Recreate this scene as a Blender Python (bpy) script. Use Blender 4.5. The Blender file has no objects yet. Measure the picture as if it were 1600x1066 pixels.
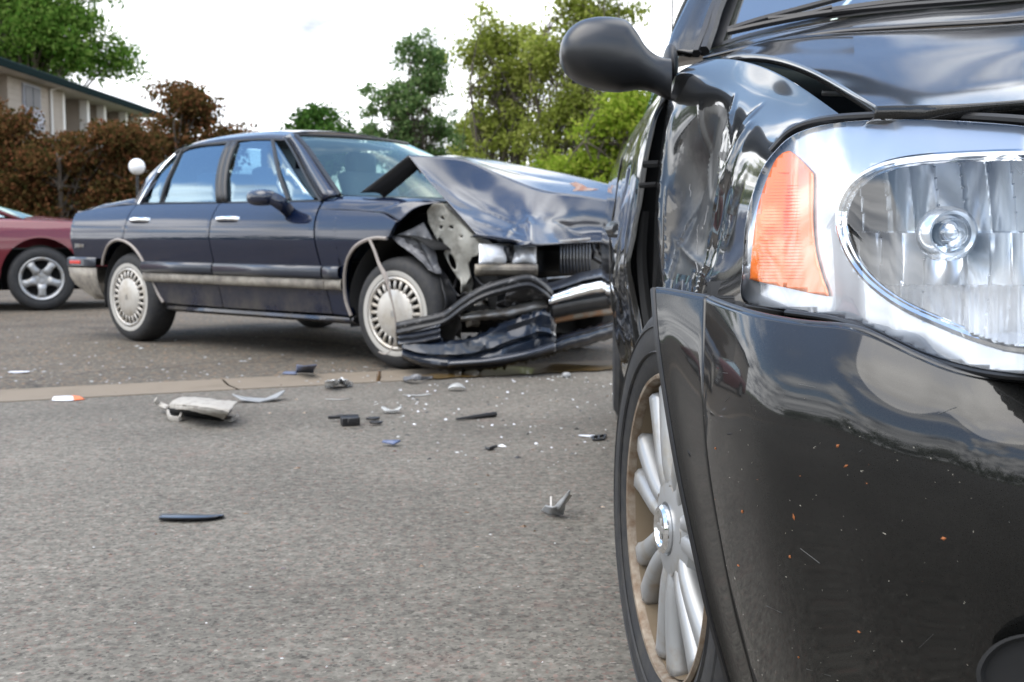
import bpy, bmesh, math, random
import numpy as np
from mathutils import Vector, noise as mnoise
from mathutils.geometry import delaunay_2d_cdt
random.seed(7)
RNG = np.random.RandomState(11)
scene = bpy.context.scene
COL = scene.collection
R = math.radians

# ------------------------------------------------------------------ camera
F, HY, CAMH = 1850.0, 365.0, 0.78           # focal length and horizon row at 1600 px, eye height
PITCH = math.atan((533 - HY) / F)
cd = bpy.data.cameras.new('camera'); cam = bpy.data.objects.new('camera', cd); COL.objects.link(cam)
cam.location = (0, 0, CAMH); cam.rotation_euler = (math.pi / 2 - PITCH, 0, 0)
cd.sensor_width = 36; cd.lens = F / 1600 * 36; cd.clip_start = 0.05; cd.clip_end = 3000
cd.dof.use_dof = True; cd.dof.focus_distance = 1.4; cd.dof.aperture_fstop = 12.5
scene.camera = cam

# ------------------------------------------------------------------ world, sun, exposure
SUN_EL, SUN_AZ = R(66), R(228)              # azimuth from +Y clockwise: behind the camera, on its left
world = bpy.data.worlds.new('World'); scene.world = world; world.use_nodes = True
wt = world.node_tree; wt.nodes.clear()
def wn(t, **k):
    n_ = wt.nodes.new(t)
    for a, b in k.items(): setattr(n_, a, b)
    return n_
def wl(a, b): wt.links.new(a, b)
def wmath(op, a, b=None, c=None, clamp=False):
    n_ = wn('ShaderNodeMath', operation=op, use_clamp=clamp)
    for i, x in enumerate((a, b, c)):
        if x is None: continue
        if isinstance(x, (int, float)): n_.inputs[i].default_value = x
        else: wl(x, n_.inputs[i])
    return n_.outputs[0]
sky = wn('ShaderNodeTexSky', sky_type='NISHITA', sun_disc=False)
sky.sun_elevation = SUN_EL; sky.sun_rotation = SUN_AZ; sky.air_density = 1.2; sky.dust_density = 0.6
tc = wn('ShaderNodeTexCoord'); sx = wn('ShaderNodeSeparateXYZ'); wl(tc.outputs['Generated'], sx.inputs[0])
zz = wmath('MAXIMUM', sx.outputs[2], 0.0); den = wmath('ADD', zz, 0.16)
cx0 = wn('ShaderNodeCombineXYZ'); cx = wn('ShaderNodeMapping'); cx.inputs['Rotation'].default_value = (0, 0, R(112)); wl(cx0.outputs[0], cx.inputs['Vector']); wl(wmath('DIVIDE', sx.outputs[0], den), cx0.inputs[0]); wl(wmath('DIVIDE', sx.outputs[1], den), cx0.inputs[1])
nz = wn('ShaderNodeTexNoise'); nz.inputs['Scale'].default_value = 1.15; nz.inputs['Detail'].default_value = 9; nz.inputs['Roughness'].default_value = 0.56
nz.inputs['Distortion'].default_value = 0.35; wl(cx.outputs[0], nz.inputs['Vector'])
cover = wmath('ADD', nz.outputs[0], wmath('MULTIPLY', wmath('SUBTRACT', 0.30, zz, clamp=True), 1.3))
mk = wn('ShaderNodeMapRange', interpolation_type='SMOOTHSTEP'); mk.inputs[1].default_value = 0.455; mk.inputs[2].default_value = 0.585
wl(cover, mk.inputs[0])
nz2 = wn('ShaderNodeTexNoise'); nz2.inputs['Scale'].default_value = 2.3; nz2.inputs['Detail'].default_value = 6; wl(cx.outputs[0], nz2.inputs['Vector'])
cr = wn('ShaderNodeValToRGB'); wl(nz2.outputs[0], cr.inputs[0])
cr.color_ramp.elements[0].position = 0.30; cr.color_ramp.elements[0].color = (2.3, 2.5, 2.9, 1)
cr.color_ramp.elements[1].position = 0.62; cr.color_ramp.elements[1].color = (9.6, 9.7, 9.8, 1)
mx = wn('ShaderNodeMix', data_type='RGBA'); wl(mk.outputs[0], mx.inputs[0]); wl(sky.outputs[0], mx.inputs[6]); wl(cr.outputs[0], mx.inputs[7])
bg = wn('ShaderNodeBackground'); bg.inputs['Strength'].default_value = 0.10; wl(mx.outputs[2], bg.inputs[0])
wo = wn('ShaderNodeOutputWorld'); wl(bg.outputs[0], wo.inputs[0])
sd = bpy.data.lights.new('sun', 'SUN'); sd.energy = 1.2; sd.angle = R(70); sd.color = (1, 0.95, 0.87)
so = bpy.data.objects.new('sun', sd); COL.objects.link(so)
sdir = Vector((math.sin(SUN_AZ) * math.cos(SUN_EL), math.cos(SUN_AZ) * math.cos(SUN_EL), math.sin(SUN_EL)))
so.rotation_euler = sdir.to_track_quat('Z', 'Y').to_euler(); so.location = sdir * 60
vs = scene.view_settings
vs.view_transform = 'Standard'; vs.look = 'None'; vs.gamma = 1; vs.use_curve_mapping = False; vs.exposure = 1.75
try:
    scene.cycles.use_denoising = True; scene.cycles.max_bounces = 10; scene.cycles.transparent_max_bounces = 16
    scene.cycles.caustics_reflective = False; scene.cycles.caustics_refractive = False
    scene.cycles.sample_clamp_indirect = 6
except Exception: pass

# ------------------------------------------------------------------ geometry of the place
FW = np.array([0, math.cos(PITCH), -math.sin(PITCH)]); UP = np.array([0, math.sin(PITCH), math.cos(PITCH)])
EYE = np.array([0, 0, CAMH])
def ray(u, v): return FW + np.array([1., 0, 0]) * ((u - 800) / F) + UP * ((533 - v) / F)
def G(u, v, z=0.0):                           # a point of the photo that lies on the ground (or at height z)
    r = ray(u, v); return EYE + r * ((z - CAMH) / r[2])
def W(u, v, Y):                               # a point of the photo that lies Y metres ahead
    r = ray(u, v); return EYE + r * (Y / r[1])
# blue sedan frame: s forward from the rear axle, w inward from the near flank, z up
SA = np.array([-2.5388, 8.0, 0]); SA = G(212, 535)
_b = G(612, 577); SD = _b - SA; SD[2] = 0; SD /= np.linalg.norm(SD); SN = np.array([-SD[1], SD[0], 0])
def L(s, w, z): return SA + SD * s + SN * w + np.array([0, 0, z])
def SW(u, v, w):                              # photo point on the sedan's plane w
    r = ray(u, v); t = ((SA + SN * w - EYE) @ SN) / (r @ SN); return EYE + r * t
def SS(u, v, s):                              # photo point on the sedan's cross plane s
    r = ray(u, v); t = ((SA + SD * s - EYE) @ SD) / (r @ SD); return EYE + r * t
# near car: symmetric about a vertical plane
NQ = np.array([1.10, 1.75, 0]); NA = np.array([math.sin(R(4)), math.cos(R(4)), 0]); NP = np.array([NA[1], -NA[0], 0])
def MIR(P): P = np.asarray(P, float); return P - 2 * ((P - NQ) @ NP)[..., None] * NP

# ------------------------------------------------------------------ materials
MATS = {}
def mat(name, col=(.5, .5, .5), rough=.5, metal=0., coat=0., coat_r=.03, spec=.5, emit=None, trans=0., bump=None, var=None, alpha=None, ior=1.5, flake=0, dirt=None, coat_ior=1.5):
    m = bpy.data.materials.new(name); m.use_nodes = True; nt = m.node_tree; b = nt.nodes['Principled BSDF']
    b.inputs['Base Color'].default_value = (*col, 1); b.inputs['Roughness'].default_value = rough; b.inputs['Metallic'].default_value = metal
    b.inputs['Coat Weight'].default_value = coat; b.inputs['Coat IOR'].default_value = coat_ior; b.inputs['Coat Roughness'].default_value = coat_r; b.inputs['Specular IOR Level'].default_value = spec; b.inputs['IOR'].default_value = ior
    if trans: b.inputs['Transmission Weight'].default_value = trans
    tcn = nt.nodes.new('ShaderNodeTexCoord')
    def nse(scale, det=4, rg=.55):
        q = nt.nodes.new('ShaderNodeTexNoise'); q.inputs['Scale'].default_value = scale; q.inputs['Detail'].default_value = det; q.inputs['Roughness'].default_value = rg
        nt.links.new(tcn.outputs['Object'], q.inputs['Vector']); return q
    last = None
    if var:                                   # (scale, other colour, lo, hi)
        q = nse(var[0], 6, .62); mr = nt.nodes.new('ShaderNodeMapRange'); mr.inputs[1].default_value = var[2]; mr.inputs[2].default_value = var[3]
        nt.links.new(q.outputs[0], mr.inputs[0]); mxn = nt.nodes.new('ShaderNodeMix'); mxn.data_type = 'RGBA'
        mxn.inputs[6].default_value = (*col, 1); mxn.inputs[7].default_value = (*var[1], 1); nt.links.new(mr.outputs[0], mxn.inputs[0])
        last = mxn.outputs[2]
        if dirt is None and coat == 0 and metal < .5:
            mr2 = nt.nodes.new('ShaderNodeMapRange'); mr2.inputs[3].default_value = max(0.02, rough - .08); mr2.inputs[4].default_value = min(1, rough + .12)
            nt.links.new(q.outputs[0], mr2.inputs[0]); nt.links.new(mr2.outputs[0], b.inputs['Roughness'])
    if flake:
        q = nt.nodes.new('ShaderNodeTexVoronoi'); q.inputs['Scale'].default_value = 1400; nt.links.new(tcn.outputs['Object'], q.inputs['Vector'])
        mr = nt.nodes.new('ShaderNodeMapRange'); mr.inputs[1].default_value = 0; mr.inputs[2].default_value = 1; mr.inputs[3].default_value = 1 - flake; mr.inputs[4].default_value = 1 + flake
        nt.links.new(q.outputs['Color'], mr.inputs[0]); mu = nt.nodes.new('ShaderNodeMix'); mu.data_type = 'RGBA'; mu.blend_type = 'MULTIPLY'; mu.inputs[0].default_value = 1
        if last: nt.links.new(last, mu.inputs[6])
        else: mu.inputs[6].default_value = (*col, 1)
        nt.links.new(mr.outputs[0], mu.inputs[7]); last = mu.outputs[2]
    if dirt:                                  # (colour, z0, z1, strength): road dirt thrown up on low panels, broken by noise
        sp = nt.nodes.new('ShaderNodeSeparateXYZ'); ge = nt.nodes.new('ShaderNodeNewGeometry'); nt.links.new(ge.outputs['Position'], sp.inputs[0])
        mr = nt.nodes.new('ShaderNodeMapRange'); mr.inputs[1].default_value = dirt[1]; mr.inputs[2].default_value = dirt[2]; mr.inputs[3].default_value = 1; mr.inputs[4].default_value = 0
        nt.links.new(sp.outputs[2], mr.inputs[0]); q = nse(5, 8, .68)
        mr2 = nt.nodes.new('ShaderNodeMapRange'); mr2.inputs[1].default_value = .36; mr2.inputs[2].default_value = .68; nt.links.new(q.outputs[0], mr2.inputs[0])
        a = nt.nodes.new('ShaderNodeMath'); a.operation = 'MULTIPLY'; nt.links.new(mr.outputs[0], a.inputs[0]); nt.links.new(mr2.outputs[0], a.inputs[1])
        a2 = nt.nodes.new('ShaderNodeMath'); a2.operation = 'MULTIPLY_ADD'; a2.use_clamp = True; nt.links.new(a.outputs[0], a2.inputs[0]); a2.inputs[1].default_value = dirt[3]; a2.inputs[2].default_value = .0
        mxn = nt.nodes.new('ShaderNodeMix'); mxn.data_type = 'RGBA'; nt.links.new(a2.outputs[0], mxn.inputs[0]); mxn.inputs[7].default_value = (*dirt[0], 1)
        if last: nt.links.new(last, mxn.inputs[6])
        else: mxn.inputs[6].default_value = (*col, 1)
        last = mxn.outputs[2]
        iv = nt.nodes.new('ShaderNodeMath'); iv.operation = 'MULTIPLY_ADD'; nt.links.new(a2.outputs[0], iv.inputs[0]); iv.inputs[1].default_value = -coat; iv.inputs[2].default_value = coat; iv.use_clamp = True
        nt.links.new(iv.outputs[0], b.inputs['Coat Weight'])
    if last: nt.links.new(last, b.inputs['Base Color'])
    if bump:                                  # (scale, strength, distance)
        q = nse(bump[0], 5); bn = nt.nodes.new('ShaderNodeBump'); bn.inputs['Strength'].default_value = bump[1]; bn.inputs['Distance'].default_value = bump[2]
        nt.links.new(q.outputs[0], bn.inputs['Height']); nt.links.new(bn.outputs[0], b.inputs['Normal'])
    if emit: b.inputs['Emission Color'].default_value = (*emit[0], 1); b.inputs['Emission Strength'].default_value = emit[1]
    MATS[name] = m; return m
def glass(name, tint, refl_r=0.0, ior=1.5, fac_min=0.0, rt=(1, 1, 1)):
    m = bpy.data.materials.new(name); m.use_nodes = True; nt = m.node_tree; nt.nodes.clear()
    o = nt.nodes.new('ShaderNodeOutputMaterial'); t = nt.nodes.new('ShaderNodeBsdfTransparent'); t.inputs[0].default_value = (*tint, 1)
    g = nt.nodes.new('ShaderNodeBsdfGlossy'); g.inputs['Roughness'].default_value = refl_r; g.inputs['Color'].default_value = (*rt, 1); f = nt.nodes.new('ShaderNodeLayerWeight'); f.inputs[0].default_value = .5
    f0 = ((ior - 1) / (ior + 1)) ** 2 * 1.6 + fac_min; pw = nt.nodes.new('ShaderNodeMath'); pw.operation = 'POWER'; pw.inputs[1].default_value = 4.2; nt.links.new(f.outputs['Facing'], pw.inputs[0])
    ad = nt.nodes.new('ShaderNodeMath'); ad.operation = 'MULTIPLY_ADD'; ad.use_clamp = True; ad.inputs[1].default_value = 1 - f0; ad.inputs[2].default_value = f0; nt.links.new(pw.outputs[0], ad.inputs[0])
    x = nt.nodes.new('ShaderNodeMixShader'); nt.links.new(ad.outputs[0], x.inputs[0]); nt.links.new(t.outputs[0], x.inputs[1]); nt.links.new(g.outputs[0], x.inputs[2]); nt.links.new(x.outputs[0], o.inputs[0])
    MATS[name] = m; return m
def leafmat(name, c1, c2, c3, tr=.35):
    m = bpy.data.materials.new(name); m.use_nodes = True; nt = m.node_tree; nt.nodes.clear()
    o = nt.nodes.new('ShaderNodeOutputMaterial'); d_ = nt.nodes.new('ShaderNodeBsdfDiffuse'); t = nt.nodes.new('ShaderNodeBsdfTranslucent'); x = nt.nodes.new('ShaderNodeMixShader'); x.inputs[0].default_value = tr
    g = nt.nodes.new('ShaderNodeNewGeometry'); r = nt.nodes.new('ShaderNodeValToRGB'); e = r.color_ramp.elements
    e[0].color = (*c1, 1); e[1].color = (*c3, 1); q = e.new(.5); q.color = (*c2, 1)
    nt.links.new(g.outputs['Random Per Island'], r.inputs[0]); nt.links.new(r.outputs[0], d_.inputs[0]); nt.links.new(r.outputs[0], t.inputs[0])
    nt.links.new(d_.outputs[0], x.inputs[1]); nt.links.new(t.outputs[0], x.inputs[2]); nt.links.new(x.outputs[0], o.inputs[0]); MATS[name] = m; return m

M_char = mat('charcoal_paint', (.0052, .0052, .0049), .5, 0, 1, .055, spec=.1, flake=.35, coat_ior=1.47)
M_scufc = mat('scuffed_charcoal', (.010, .0098, .0092), .6, 0, .45, .22, spec=.2, var=(22, (.045, .043, .040), .50, .72), bump=(55, .15, .002))
M_navy = mat('navy_paint', (.0010, .0055, .0230), .5, 0, 1, .02, spec=.1, coat_ior=1.72, dirt=((.13, .115, .09), .20, .50, 1.0), flake=.25)
M_navyd = mat('scraped_navy', (.006, .011, .022), .45, 0, .9, .10, spec=.2, var=(14, (.09, .10, .115), .58, .74), bump=(40, .12, .003))
M_scstrip = mat('scuffed_strip', (.020, .020, .021), .42, var=(26, (.17, .165, .16), .56, .70), bump=(60, .15, .002))
M_hood = mat('navy_hood_sheen', (.004, .010, .028), .5, 0, 1, .12, spec=.1, flake=.25, coat_ior=1.95)  # navy paint with a stronger coat, boosting the sky sheen on the hood
M_lampch = mat('lamp_silver', (.72, .73, .74), .35, .25)
M_navyc = mat('navy_paint_clean', (.003, .008, .026), .5, 0, 1, .10, spec=.1, flake=.25, coat_ior=1.68)
M_maroon = mat('maroon_paint', (.125, .010, .018), .5, 0, 1, .03, spec=.2, flake=.3)
M_black = mat('black_plastic', (.012, .012, .013), .42, bump=(300, .1, .001))
M_void = mat('dark_cavity', (.006, .006, .006), .9)
M_rubber = mat('tyre_rubber', (.018, .018, .019), .72, var=(30, (.035, .033, .03), .45, .7), bump=(160, .25, .002))
M_satin = mat('mirror_plastic', (.02, .021, .023), .33, coat=.15, coat_r=.3)
M_chrome = mat('chrome', (.86, .87, .88), .05, 1)
M_bezel = mat('bezel_silver', (.56, .58, .61), .20, .70)
M_refl = mat('lamp_reflector', (.84, .86, .88), .17, .72)
M_alloy = mat('alloy', (.37, .375, .375), .45, .6, bump=(60, .06, .002), var=(16, (.30, .26, .20), .50, .75))
M_rust = mat('rusty_lip', (.27, .23, .18), .55, .3, var=(40, (.13, .075, .038), .36, .70), bump=(120, .4, .002))
M_barrel = mat('dusty_barrel', (.16, .122, .078), .7, .1, var=(4, (.115, .08, .045), .35, .75))
M_amber = mat('amber_lens', (.90, .19, .022), .18, coat=1, coat_r=.03)
M_red = mat('red_lens', (.55, .03, .02), .2, coat=1)
M_wcover = mat('wheel_cover', (.52, .49, .44), .38, .35, var=(12, (.40, .35, .28), .45, .7))
M_white = mat('whitewall', (.42, .40, .36), .6)
M_tan = mat('dusty_plastic', (.30, .27, .22), .6, var=(14, (.16, .14, .12), .4, .65))
M_inner = mat('primer_grey_metal', (.34, .33, .29), .5, .2, var=(11, (.13, .12, .10), .45, .72), bump=(20, .3, .01))
M_steel = mat('bent_steel', (.40, .39, .37), .4, .7, var=(14, (.22, .17, .12), .45, .7), bump=(25, .35, .006))
M_rustbar = mat('rusted_bar', (.32, .16, .07), .7, .2, var=(9, (.30, .26, .20), .42, .6))
M_scuff = mat('scuffed_plastic', (.10, .10, .105), .5, var=(18, (.42, .41, .40), .55, .72), bump=(20, .3, .01))
M_strip = mat('side_moulding', (.028, .033, .045), .35, coat=.6)
M_taupe = mat('dusty_strip', (.33, .29, .26), .5, var=(7, (.24, .21, .18), .4, .7))
M_fabric = mat('seat_fabric', (.10, .12, .15), .9)
M_roofl = mat('headliner', (.35, .35, .34), .9)
M_glass = glass('window_glass', (.50, .62, .62), .0, 1.55, .05)
M_wind = glass('windshield_glass', (.60, .76, .66), .03, 1.52, .08, (.82, .95, .86))
M_sideg = glass('sky_blue_side_glass', (.20, .32, .40), .0, 1.7, .19, (.62, .82, .95))  # blue in tint and gloss colour is painted in to deepen the reflected sky
M_windn = glass('near_windshield_glass', (.72, .86, .80), .0, 1.52, .34)
M_lens = glass('clear_lens', (.97, .985, 1.0), .0, 1.45, .0)
M_bulb = glass('bulb_glass', (.92, .95, .98), .0, 1.8, .10)
M_bark = mat('bark', (.075, .060, .045), .9, bump=(30, .6, .03), var=(10, (.13, .11, .09), .4, .7))
M_globe = mat('opal_globe', (.85, .85, .84), .25)
M_siding = mat('vinyl_siding', (.37, .315, .26), .7, var=(1.2, (.31, .27, .225), .4, .7))
M_fascia = mat('green_fascia', (.008, .018, .018), .95, spec=.05)
M_roofs = mat('roof_shingle', (.03, .045, .045), .95, spec=.05, bump=(15, .5, .03))
M_soffit = mat('soffit', (.50, .46, .41), .8)
M_shade_brown = mat('shaded_recess_brown', (.10, .065, .05), .8)  # dark brown carries the shade of the balcony recess in its colour
M_post = mat('white_post', (.72, .70, .66), .6)
M_wgrey = mat('window_dark', (.02, .022, .03), .35, spec=.2)
M_ac = mat('grey_panel', (.33, .34, .38), .6)

# ------------------------------------------------------------------ mesh helpers
def smooth_sharp(me, ang=38):
    me.polygons.foreach_set('use_smooth', [True] * len(me.polygons))
    try: me.set_sharp_from_angle(angle=R(ang))
    except Exception: pass
def root_of(o):
    while o.parent is not None: o = o.parent
    return o
class MB:
    def __init__(self): self.v = []; self.f = []; self.m = []; self.n = 0
    def add(self, verts, faces, mi=0):
        verts = [tuple(map(float, p)) for p in verts]
        self.v += verts; self.f += [tuple(i + self.n for i in f) for f in faces]; self.m += [mi] * len(faces); self.n += len(verts); return self
    def grid(self, P, mi=0, closed_u=False, closed_v=False):
        P = np.asarray(P); a, b = P.shape[:2]; F_ = []
        for i in range(a if closed_u else a - 1):
            for j in range(b if closed_v else b - 1):
                i2 = (i + 1) % a; j2 = (j + 1) % b
                F_.append((i * b + j, i2 * b + j, i2 * b + j2, i * b + j2))
        return self.add(P.reshape(-1, 3), F_, mi)
    def box(self, c, X, Y, Z, mi=0):           # centre and three half-vectors
        c, X, Y, Z = map(lambda a: np.asarray(a, float), (c, X, Y, Z)); vs_ = []
        for k in (-1, 1):
            for j in (-1, 1):
                for i in (-1, 1): vs_.append(c + X * i + Y * j + Z * k)
        return self.add(vs_, [(0, 2, 3, 1), (4, 5, 7, 6), (0, 1, 5, 4), (2, 6, 7, 3), (0, 4, 6, 2), (1, 3, 7, 5)], mi)
    def tube(self, path, r, seg=8, mi=0, flat=None, caps=True):
        path = [np.asarray(p, float) for p in path]; k = len(path); rr = r if hasattr(r, '__len__') else [r] * k; rings = []
        ref = None
        for i in range(k):
            t = path[min(i + 1, k - 1)] - path[max(i - 1, 0)]; t = t / (np.linalg.norm(t) + 1e-9)
            if ref is None: ref = np.array([0, 0, 1.]) if abs(t[2]) < .9 else np.array([1., 0, 0])
            a = np.cross(t, ref); a /= np.linalg.norm(a) + 1e-9; b = np.cross(a, t); ref = b
            fl = flat or 1.0
            rings.append([path[i] + (a * math.cos(2 * math.pi * j / seg) * fl + b * math.sin(2 * math.pi * j / seg)) * rr[i] for j in range(seg)])
        base = self.n; self.grid(np.array(rings), mi, closed_v=True)
        if caps:
            self.f += [tuple(base + j for j in range(seg))[::-1], tuple(base + (k - 1) * seg + j for j in range(seg))]; self.m += [mi, mi]
        return self
    def lathe(self, c, ax, prof, seg=48, mi=0, ref=(0, 0, 1)):    # prof: (radius, along axis)
        c = np.asarray(c, float); ax = np.asarray(ax, float); ax /= np.linalg.norm(ax); ref = np.asarray(ref, float)
        a = np.cross(ax, ref); a /= np.linalg.norm(a); b = np.cross(a, ax)
        P = [[c + ax * h + (a * math.cos(2 * math.pi * j / seg) + b * math.sin(2 * math.pi * j / seg)) * r for j in range(seg)] for r, h in prof]
        return self.grid(np.array(P), mi, closed_v=True)
    def ball(self, c, ax1, ax2, ax3, nu=16, nv=24, mi=0, pw=1.0):
        c = np.asarray(c, float); P = []
        for i in range(nu + 1):
            th = math.pi * i / nu; row = []
            for j in range(nv):
                ph = 2 * math.pi * j / nv; x, y, z = math.sin(th) * math.cos(ph), math.sin(th) * math.sin(ph), math.cos(th)
                if pw != 1: x, y, z = [math.copysign(abs(q) ** pw, q) for q in (x, y, z)]
                row.append(c + np.asarray(ax1) * x + np.asarray(ax2) * y + np.asarray(ax3) * z)
            P.append(row)
        return self.grid(np.array(P), mi, closed_v=True)
    def build(self, name, mats, parent=None, solid=0, ang=38, bevel=0, mirror=False, label=None, weld=False):
        objs = []
        for mi_ in ((False, True) if mirror else (False,)):
            V = np.array(self.v); fs = self.f
            if mi_: V = MIR(V); fs = [f[::-1] for f in fs]
            off = np.array(root_of(parent).location) if parent is not None else np.zeros(3)
            me = bpy.data.meshes.new(name); me.from_pydata([tuple(p) for p in (V - off)], [], fs)
            for m_ in (mats if isinstance(mats, (list, tuple)) else [mats]): me.materials.append(m_)
            me.polygons.foreach_set('material_index', self.m)
            if weld:
                bm = bmesh.new(); bm.from_mesh(me); bmesh.ops.remove_doubles(bm, verts=bm.verts, dist=1e-4); bmesh.ops.recalc_face_normals(bm, faces=bm.faces); bm.to_mesh(me); bm.free()
            smooth_sharp(me, ang); me.update()
            o = bpy.data.objects.new(name, me); COL.objects.link(o)
            if parent is not None: o.parent = parent
            if solid: q = o.modifiers.new('thickness', 'SOLIDIFY'); q.thickness = solid; q.offset = 0
            if bevel: q = o.modifiers.new('bevel', 'BEVEL'); q.width = bevel; q.segments = 2; q.limit_method = 'ANGLE'
            if label: o['label'] = label
            objs.append(o)
        return objs[0]
def thing(name, label, cat, loc=(0, 0, 0), group=None, kind=None):
    o = bpy.data.objects.new(name, None); COL.objects.link(o); o.location = tuple(map(float, loc)); o.empty_display_size = .2
    o['label'] = label; o['category'] = cat
    if group: o['group'] = group
    if kind: o['kind'] = kind
    return o
def tag(o, label=None, cat=None, group=None, kind=None):
    for k, x in (('label', label), ('category', cat), ('group', group), ('kind', kind)):
        if x: o[k] = x
    return o
def solo(mb, name, mats, origin, **k):          # a thing that is one mesh, its origin where it stands
    off = np.asarray(origin, float); mb.v = [tuple(np.array(p) - off) for p in mb.v]
    o = mb.build(name, mats, None, **k); o.location = tuple(off); return o
def cr1(P, n):                                  # Catmull-Rom along axis 0
    P = np.asarray(P, float); k = len(P)
    if k == 2:
        t = np.linspace(0, 1, n).reshape((-1,) + (1,) * (P.ndim - 1)); return P[0] * (1 - t) + P[1] * t
    E_ = np.concatenate([[2 * P[0] - P[1]], P, [2 * P[-1] - P[-2]]]); out = []
    for x in np.linspace(0, k - 1, n):
        i = min(int(x), k - 2); t = x - i; a, b, c, d_ = E_[i], E_[i + 1], E_[i + 2], E_[i + 3]
        out.append(.5 * ((2 * b) + (-a + c) * t + (2 * a - 5 * b + 4 * c - d_) * t * t + (-a + 3 * b - 3 * c + d_) * t ** 3))
    return np.array(out)
def surf(C_, nu, nv): return cr1(cr1(C_, nu).swapaxes(0, 1), nv).swapaxes(0, 1)
def normals(P):
    a = np.gradient(P, axis=0); b = np.gradient(P, axis=1); n_ = np.cross(a, b); return n_ / (np.linalg.norm(n_, axis=2, keepdims=True) + 1e-9)
def folds(P, lines, noise_amp=0, noise_scale=6, seed=0, sign=1):
    """push creases (s0,t0,s1,t1,width,amp) into a gridded panel along its normals"""
    a, b = P.shape[:2]; S_, T_ = np.meshgrid(np.linspace(0, 1, a), np.linspace(0, 1, b), indexing='ij'); D = np.zeros((a, b))
    for (s0, t0, s1, t1, wd, am) in lines:
        dx, dy = s1 - s0, t1 - t0; k = np.clip(((S_ - s0) * dx + (T_ - t0) * dy) / (dx * dx + dy * dy), 0, 1)
        dist = np.hypot(S_ - s0 - k * dx, T_ - t0 - k * dy); D += am * np.exp(-dist / wd) * np.sin(math.pi * np.clip(k * .9 + .05, 0, 1)) ** .5
    if noise_amp:
        for i in range(a):
            for j in range(b):
                p = P[i, j]; q = mnoise.noise(Vector((p[0] * noise_scale + seed, p[1] * noise_scale, p[2] * noise_scale)))
                q2 = mnoise.noise(Vector((p[0] * noise_scale * 2.3 + seed, p[1] * noise_scale * 2.3, p[2] * noise_scale * 2.3 + 5)))
                D[i, j] += noise_amp * ((1 - 2 * abs(q)) * .7 + q2 * .5)
    return P + normals(P) * D[..., None] * sign
def relax(P, it, mask=None):
    P = P.copy()
    for _ in range(it):
        Q = P.copy(); Q[1:-1, 1:-1] = (P[:-2, 1:-1] + P[2:, 1:-1] + P[1:-1, :-2] + P[1:-1, 2:]) * .25
        Q[0, 1:-1] = .5 * P[0, 1:-1] + .25 * (P[0, :-2] + P[0, 2:]); Q[-1, 1:-1] = .5 * P[-1, 1:-1] + .25 * (P[-1, :-2] + P[-1, 2:])
        Q[1:-1, 0] = .5 * P[1:-1, 0] + .25 * (P[:-2, 0] + P[2:, 0]); Q[1:-1, -1] = .5 * P[1:-1, -1] + .25 * (P[:-2, -1] + P[2:, -1])
        P = Q
    return P
def inpoly(x, y, poly):
    c = False; j = len(poly) - 1
    for i in range(len(poly)):
        xi, yi = poly[i][:2]; xj, yj = poly[j][:2]
        if (yi > y) != (yj > y) and x < (xj - xi) * (y - yi) / (yj - yi) + xi: c = not c
        j = i
    return c
def sheet(poly, fn, holes=(), step=6, mb=None, mi=0):
    """triangulated sheet inside a polygon with holes; fn maps its two coordinates into the world"""
    vs_ = [Vector(p[:2]) for p in poly]; ed = [(i, (i + 1) % len(poly)) for i in range(len(poly))]
    for h in holes:
        k = len(vs_); vs_ += [Vector(p[:2]) for p in h]; ed += [(k + i, k + (i + 1) % len(h)) for i in range(len(h))]
    xs = [p[0] for p in poly]; ys = [p[1] for p in poly]; y = min(ys) + step / 2
    while y < max(ys):
        x = min(xs) + step / 2
        while x < max(xs):
            if inpoly(x, y, poly) and not any(inpoly(x, y, h) for h in holes): vs_.append(Vector((x + .01 * (y % 3), y)))
            x += step
        y += step
    vo, _, fo, *_r = delaunay_2d_cdt(vs_, ed, [], 0, 1e-4)
    keep = []
    for f in fo:
        x = sum(vo[i].x for i in f) / len(f); y = sum(vo[i].y for i in f) / len(f)
        if inpoly(x, y, poly) and not any(inpoly(x, y, h) for h in holes): keep.append(tuple(f))
    mb = mb or MB(); return mb.add([fn(p.x, p.y) for p in vo], keep, mi)
def ell(cx_, cy_, rx, ry, n_=14, rot=0): return [(cx_ + rx * math.cos(a) * math.cos(rot) - ry * math.sin(a) * math.sin(rot), cy_ + rx * math.cos(a) * math.sin(rot) + ry * math.sin(a) * math.cos(rot)) for a in [2 * math.pi * i / n_ for i in range(n_)]]
def closed_curve(pts, n_):
    P = np.array(pts, float); k = len(P); out = []
    for x in np.linspace(0, k, n_, endpoint=False):
        i = int(x); t = x - i; a, b, c, d_ = P[(i - 1) % k], P[i % k], P[(i + 1) % k], P[(i + 2) % k]
        out.append(.5 * ((2 * b) + (-a + c) * t + (2 * a - 5 * b + 4 * c - d_) * t * t + (-a + 3 * b - 3 * c + d_) * t ** 3))
    return out

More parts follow.
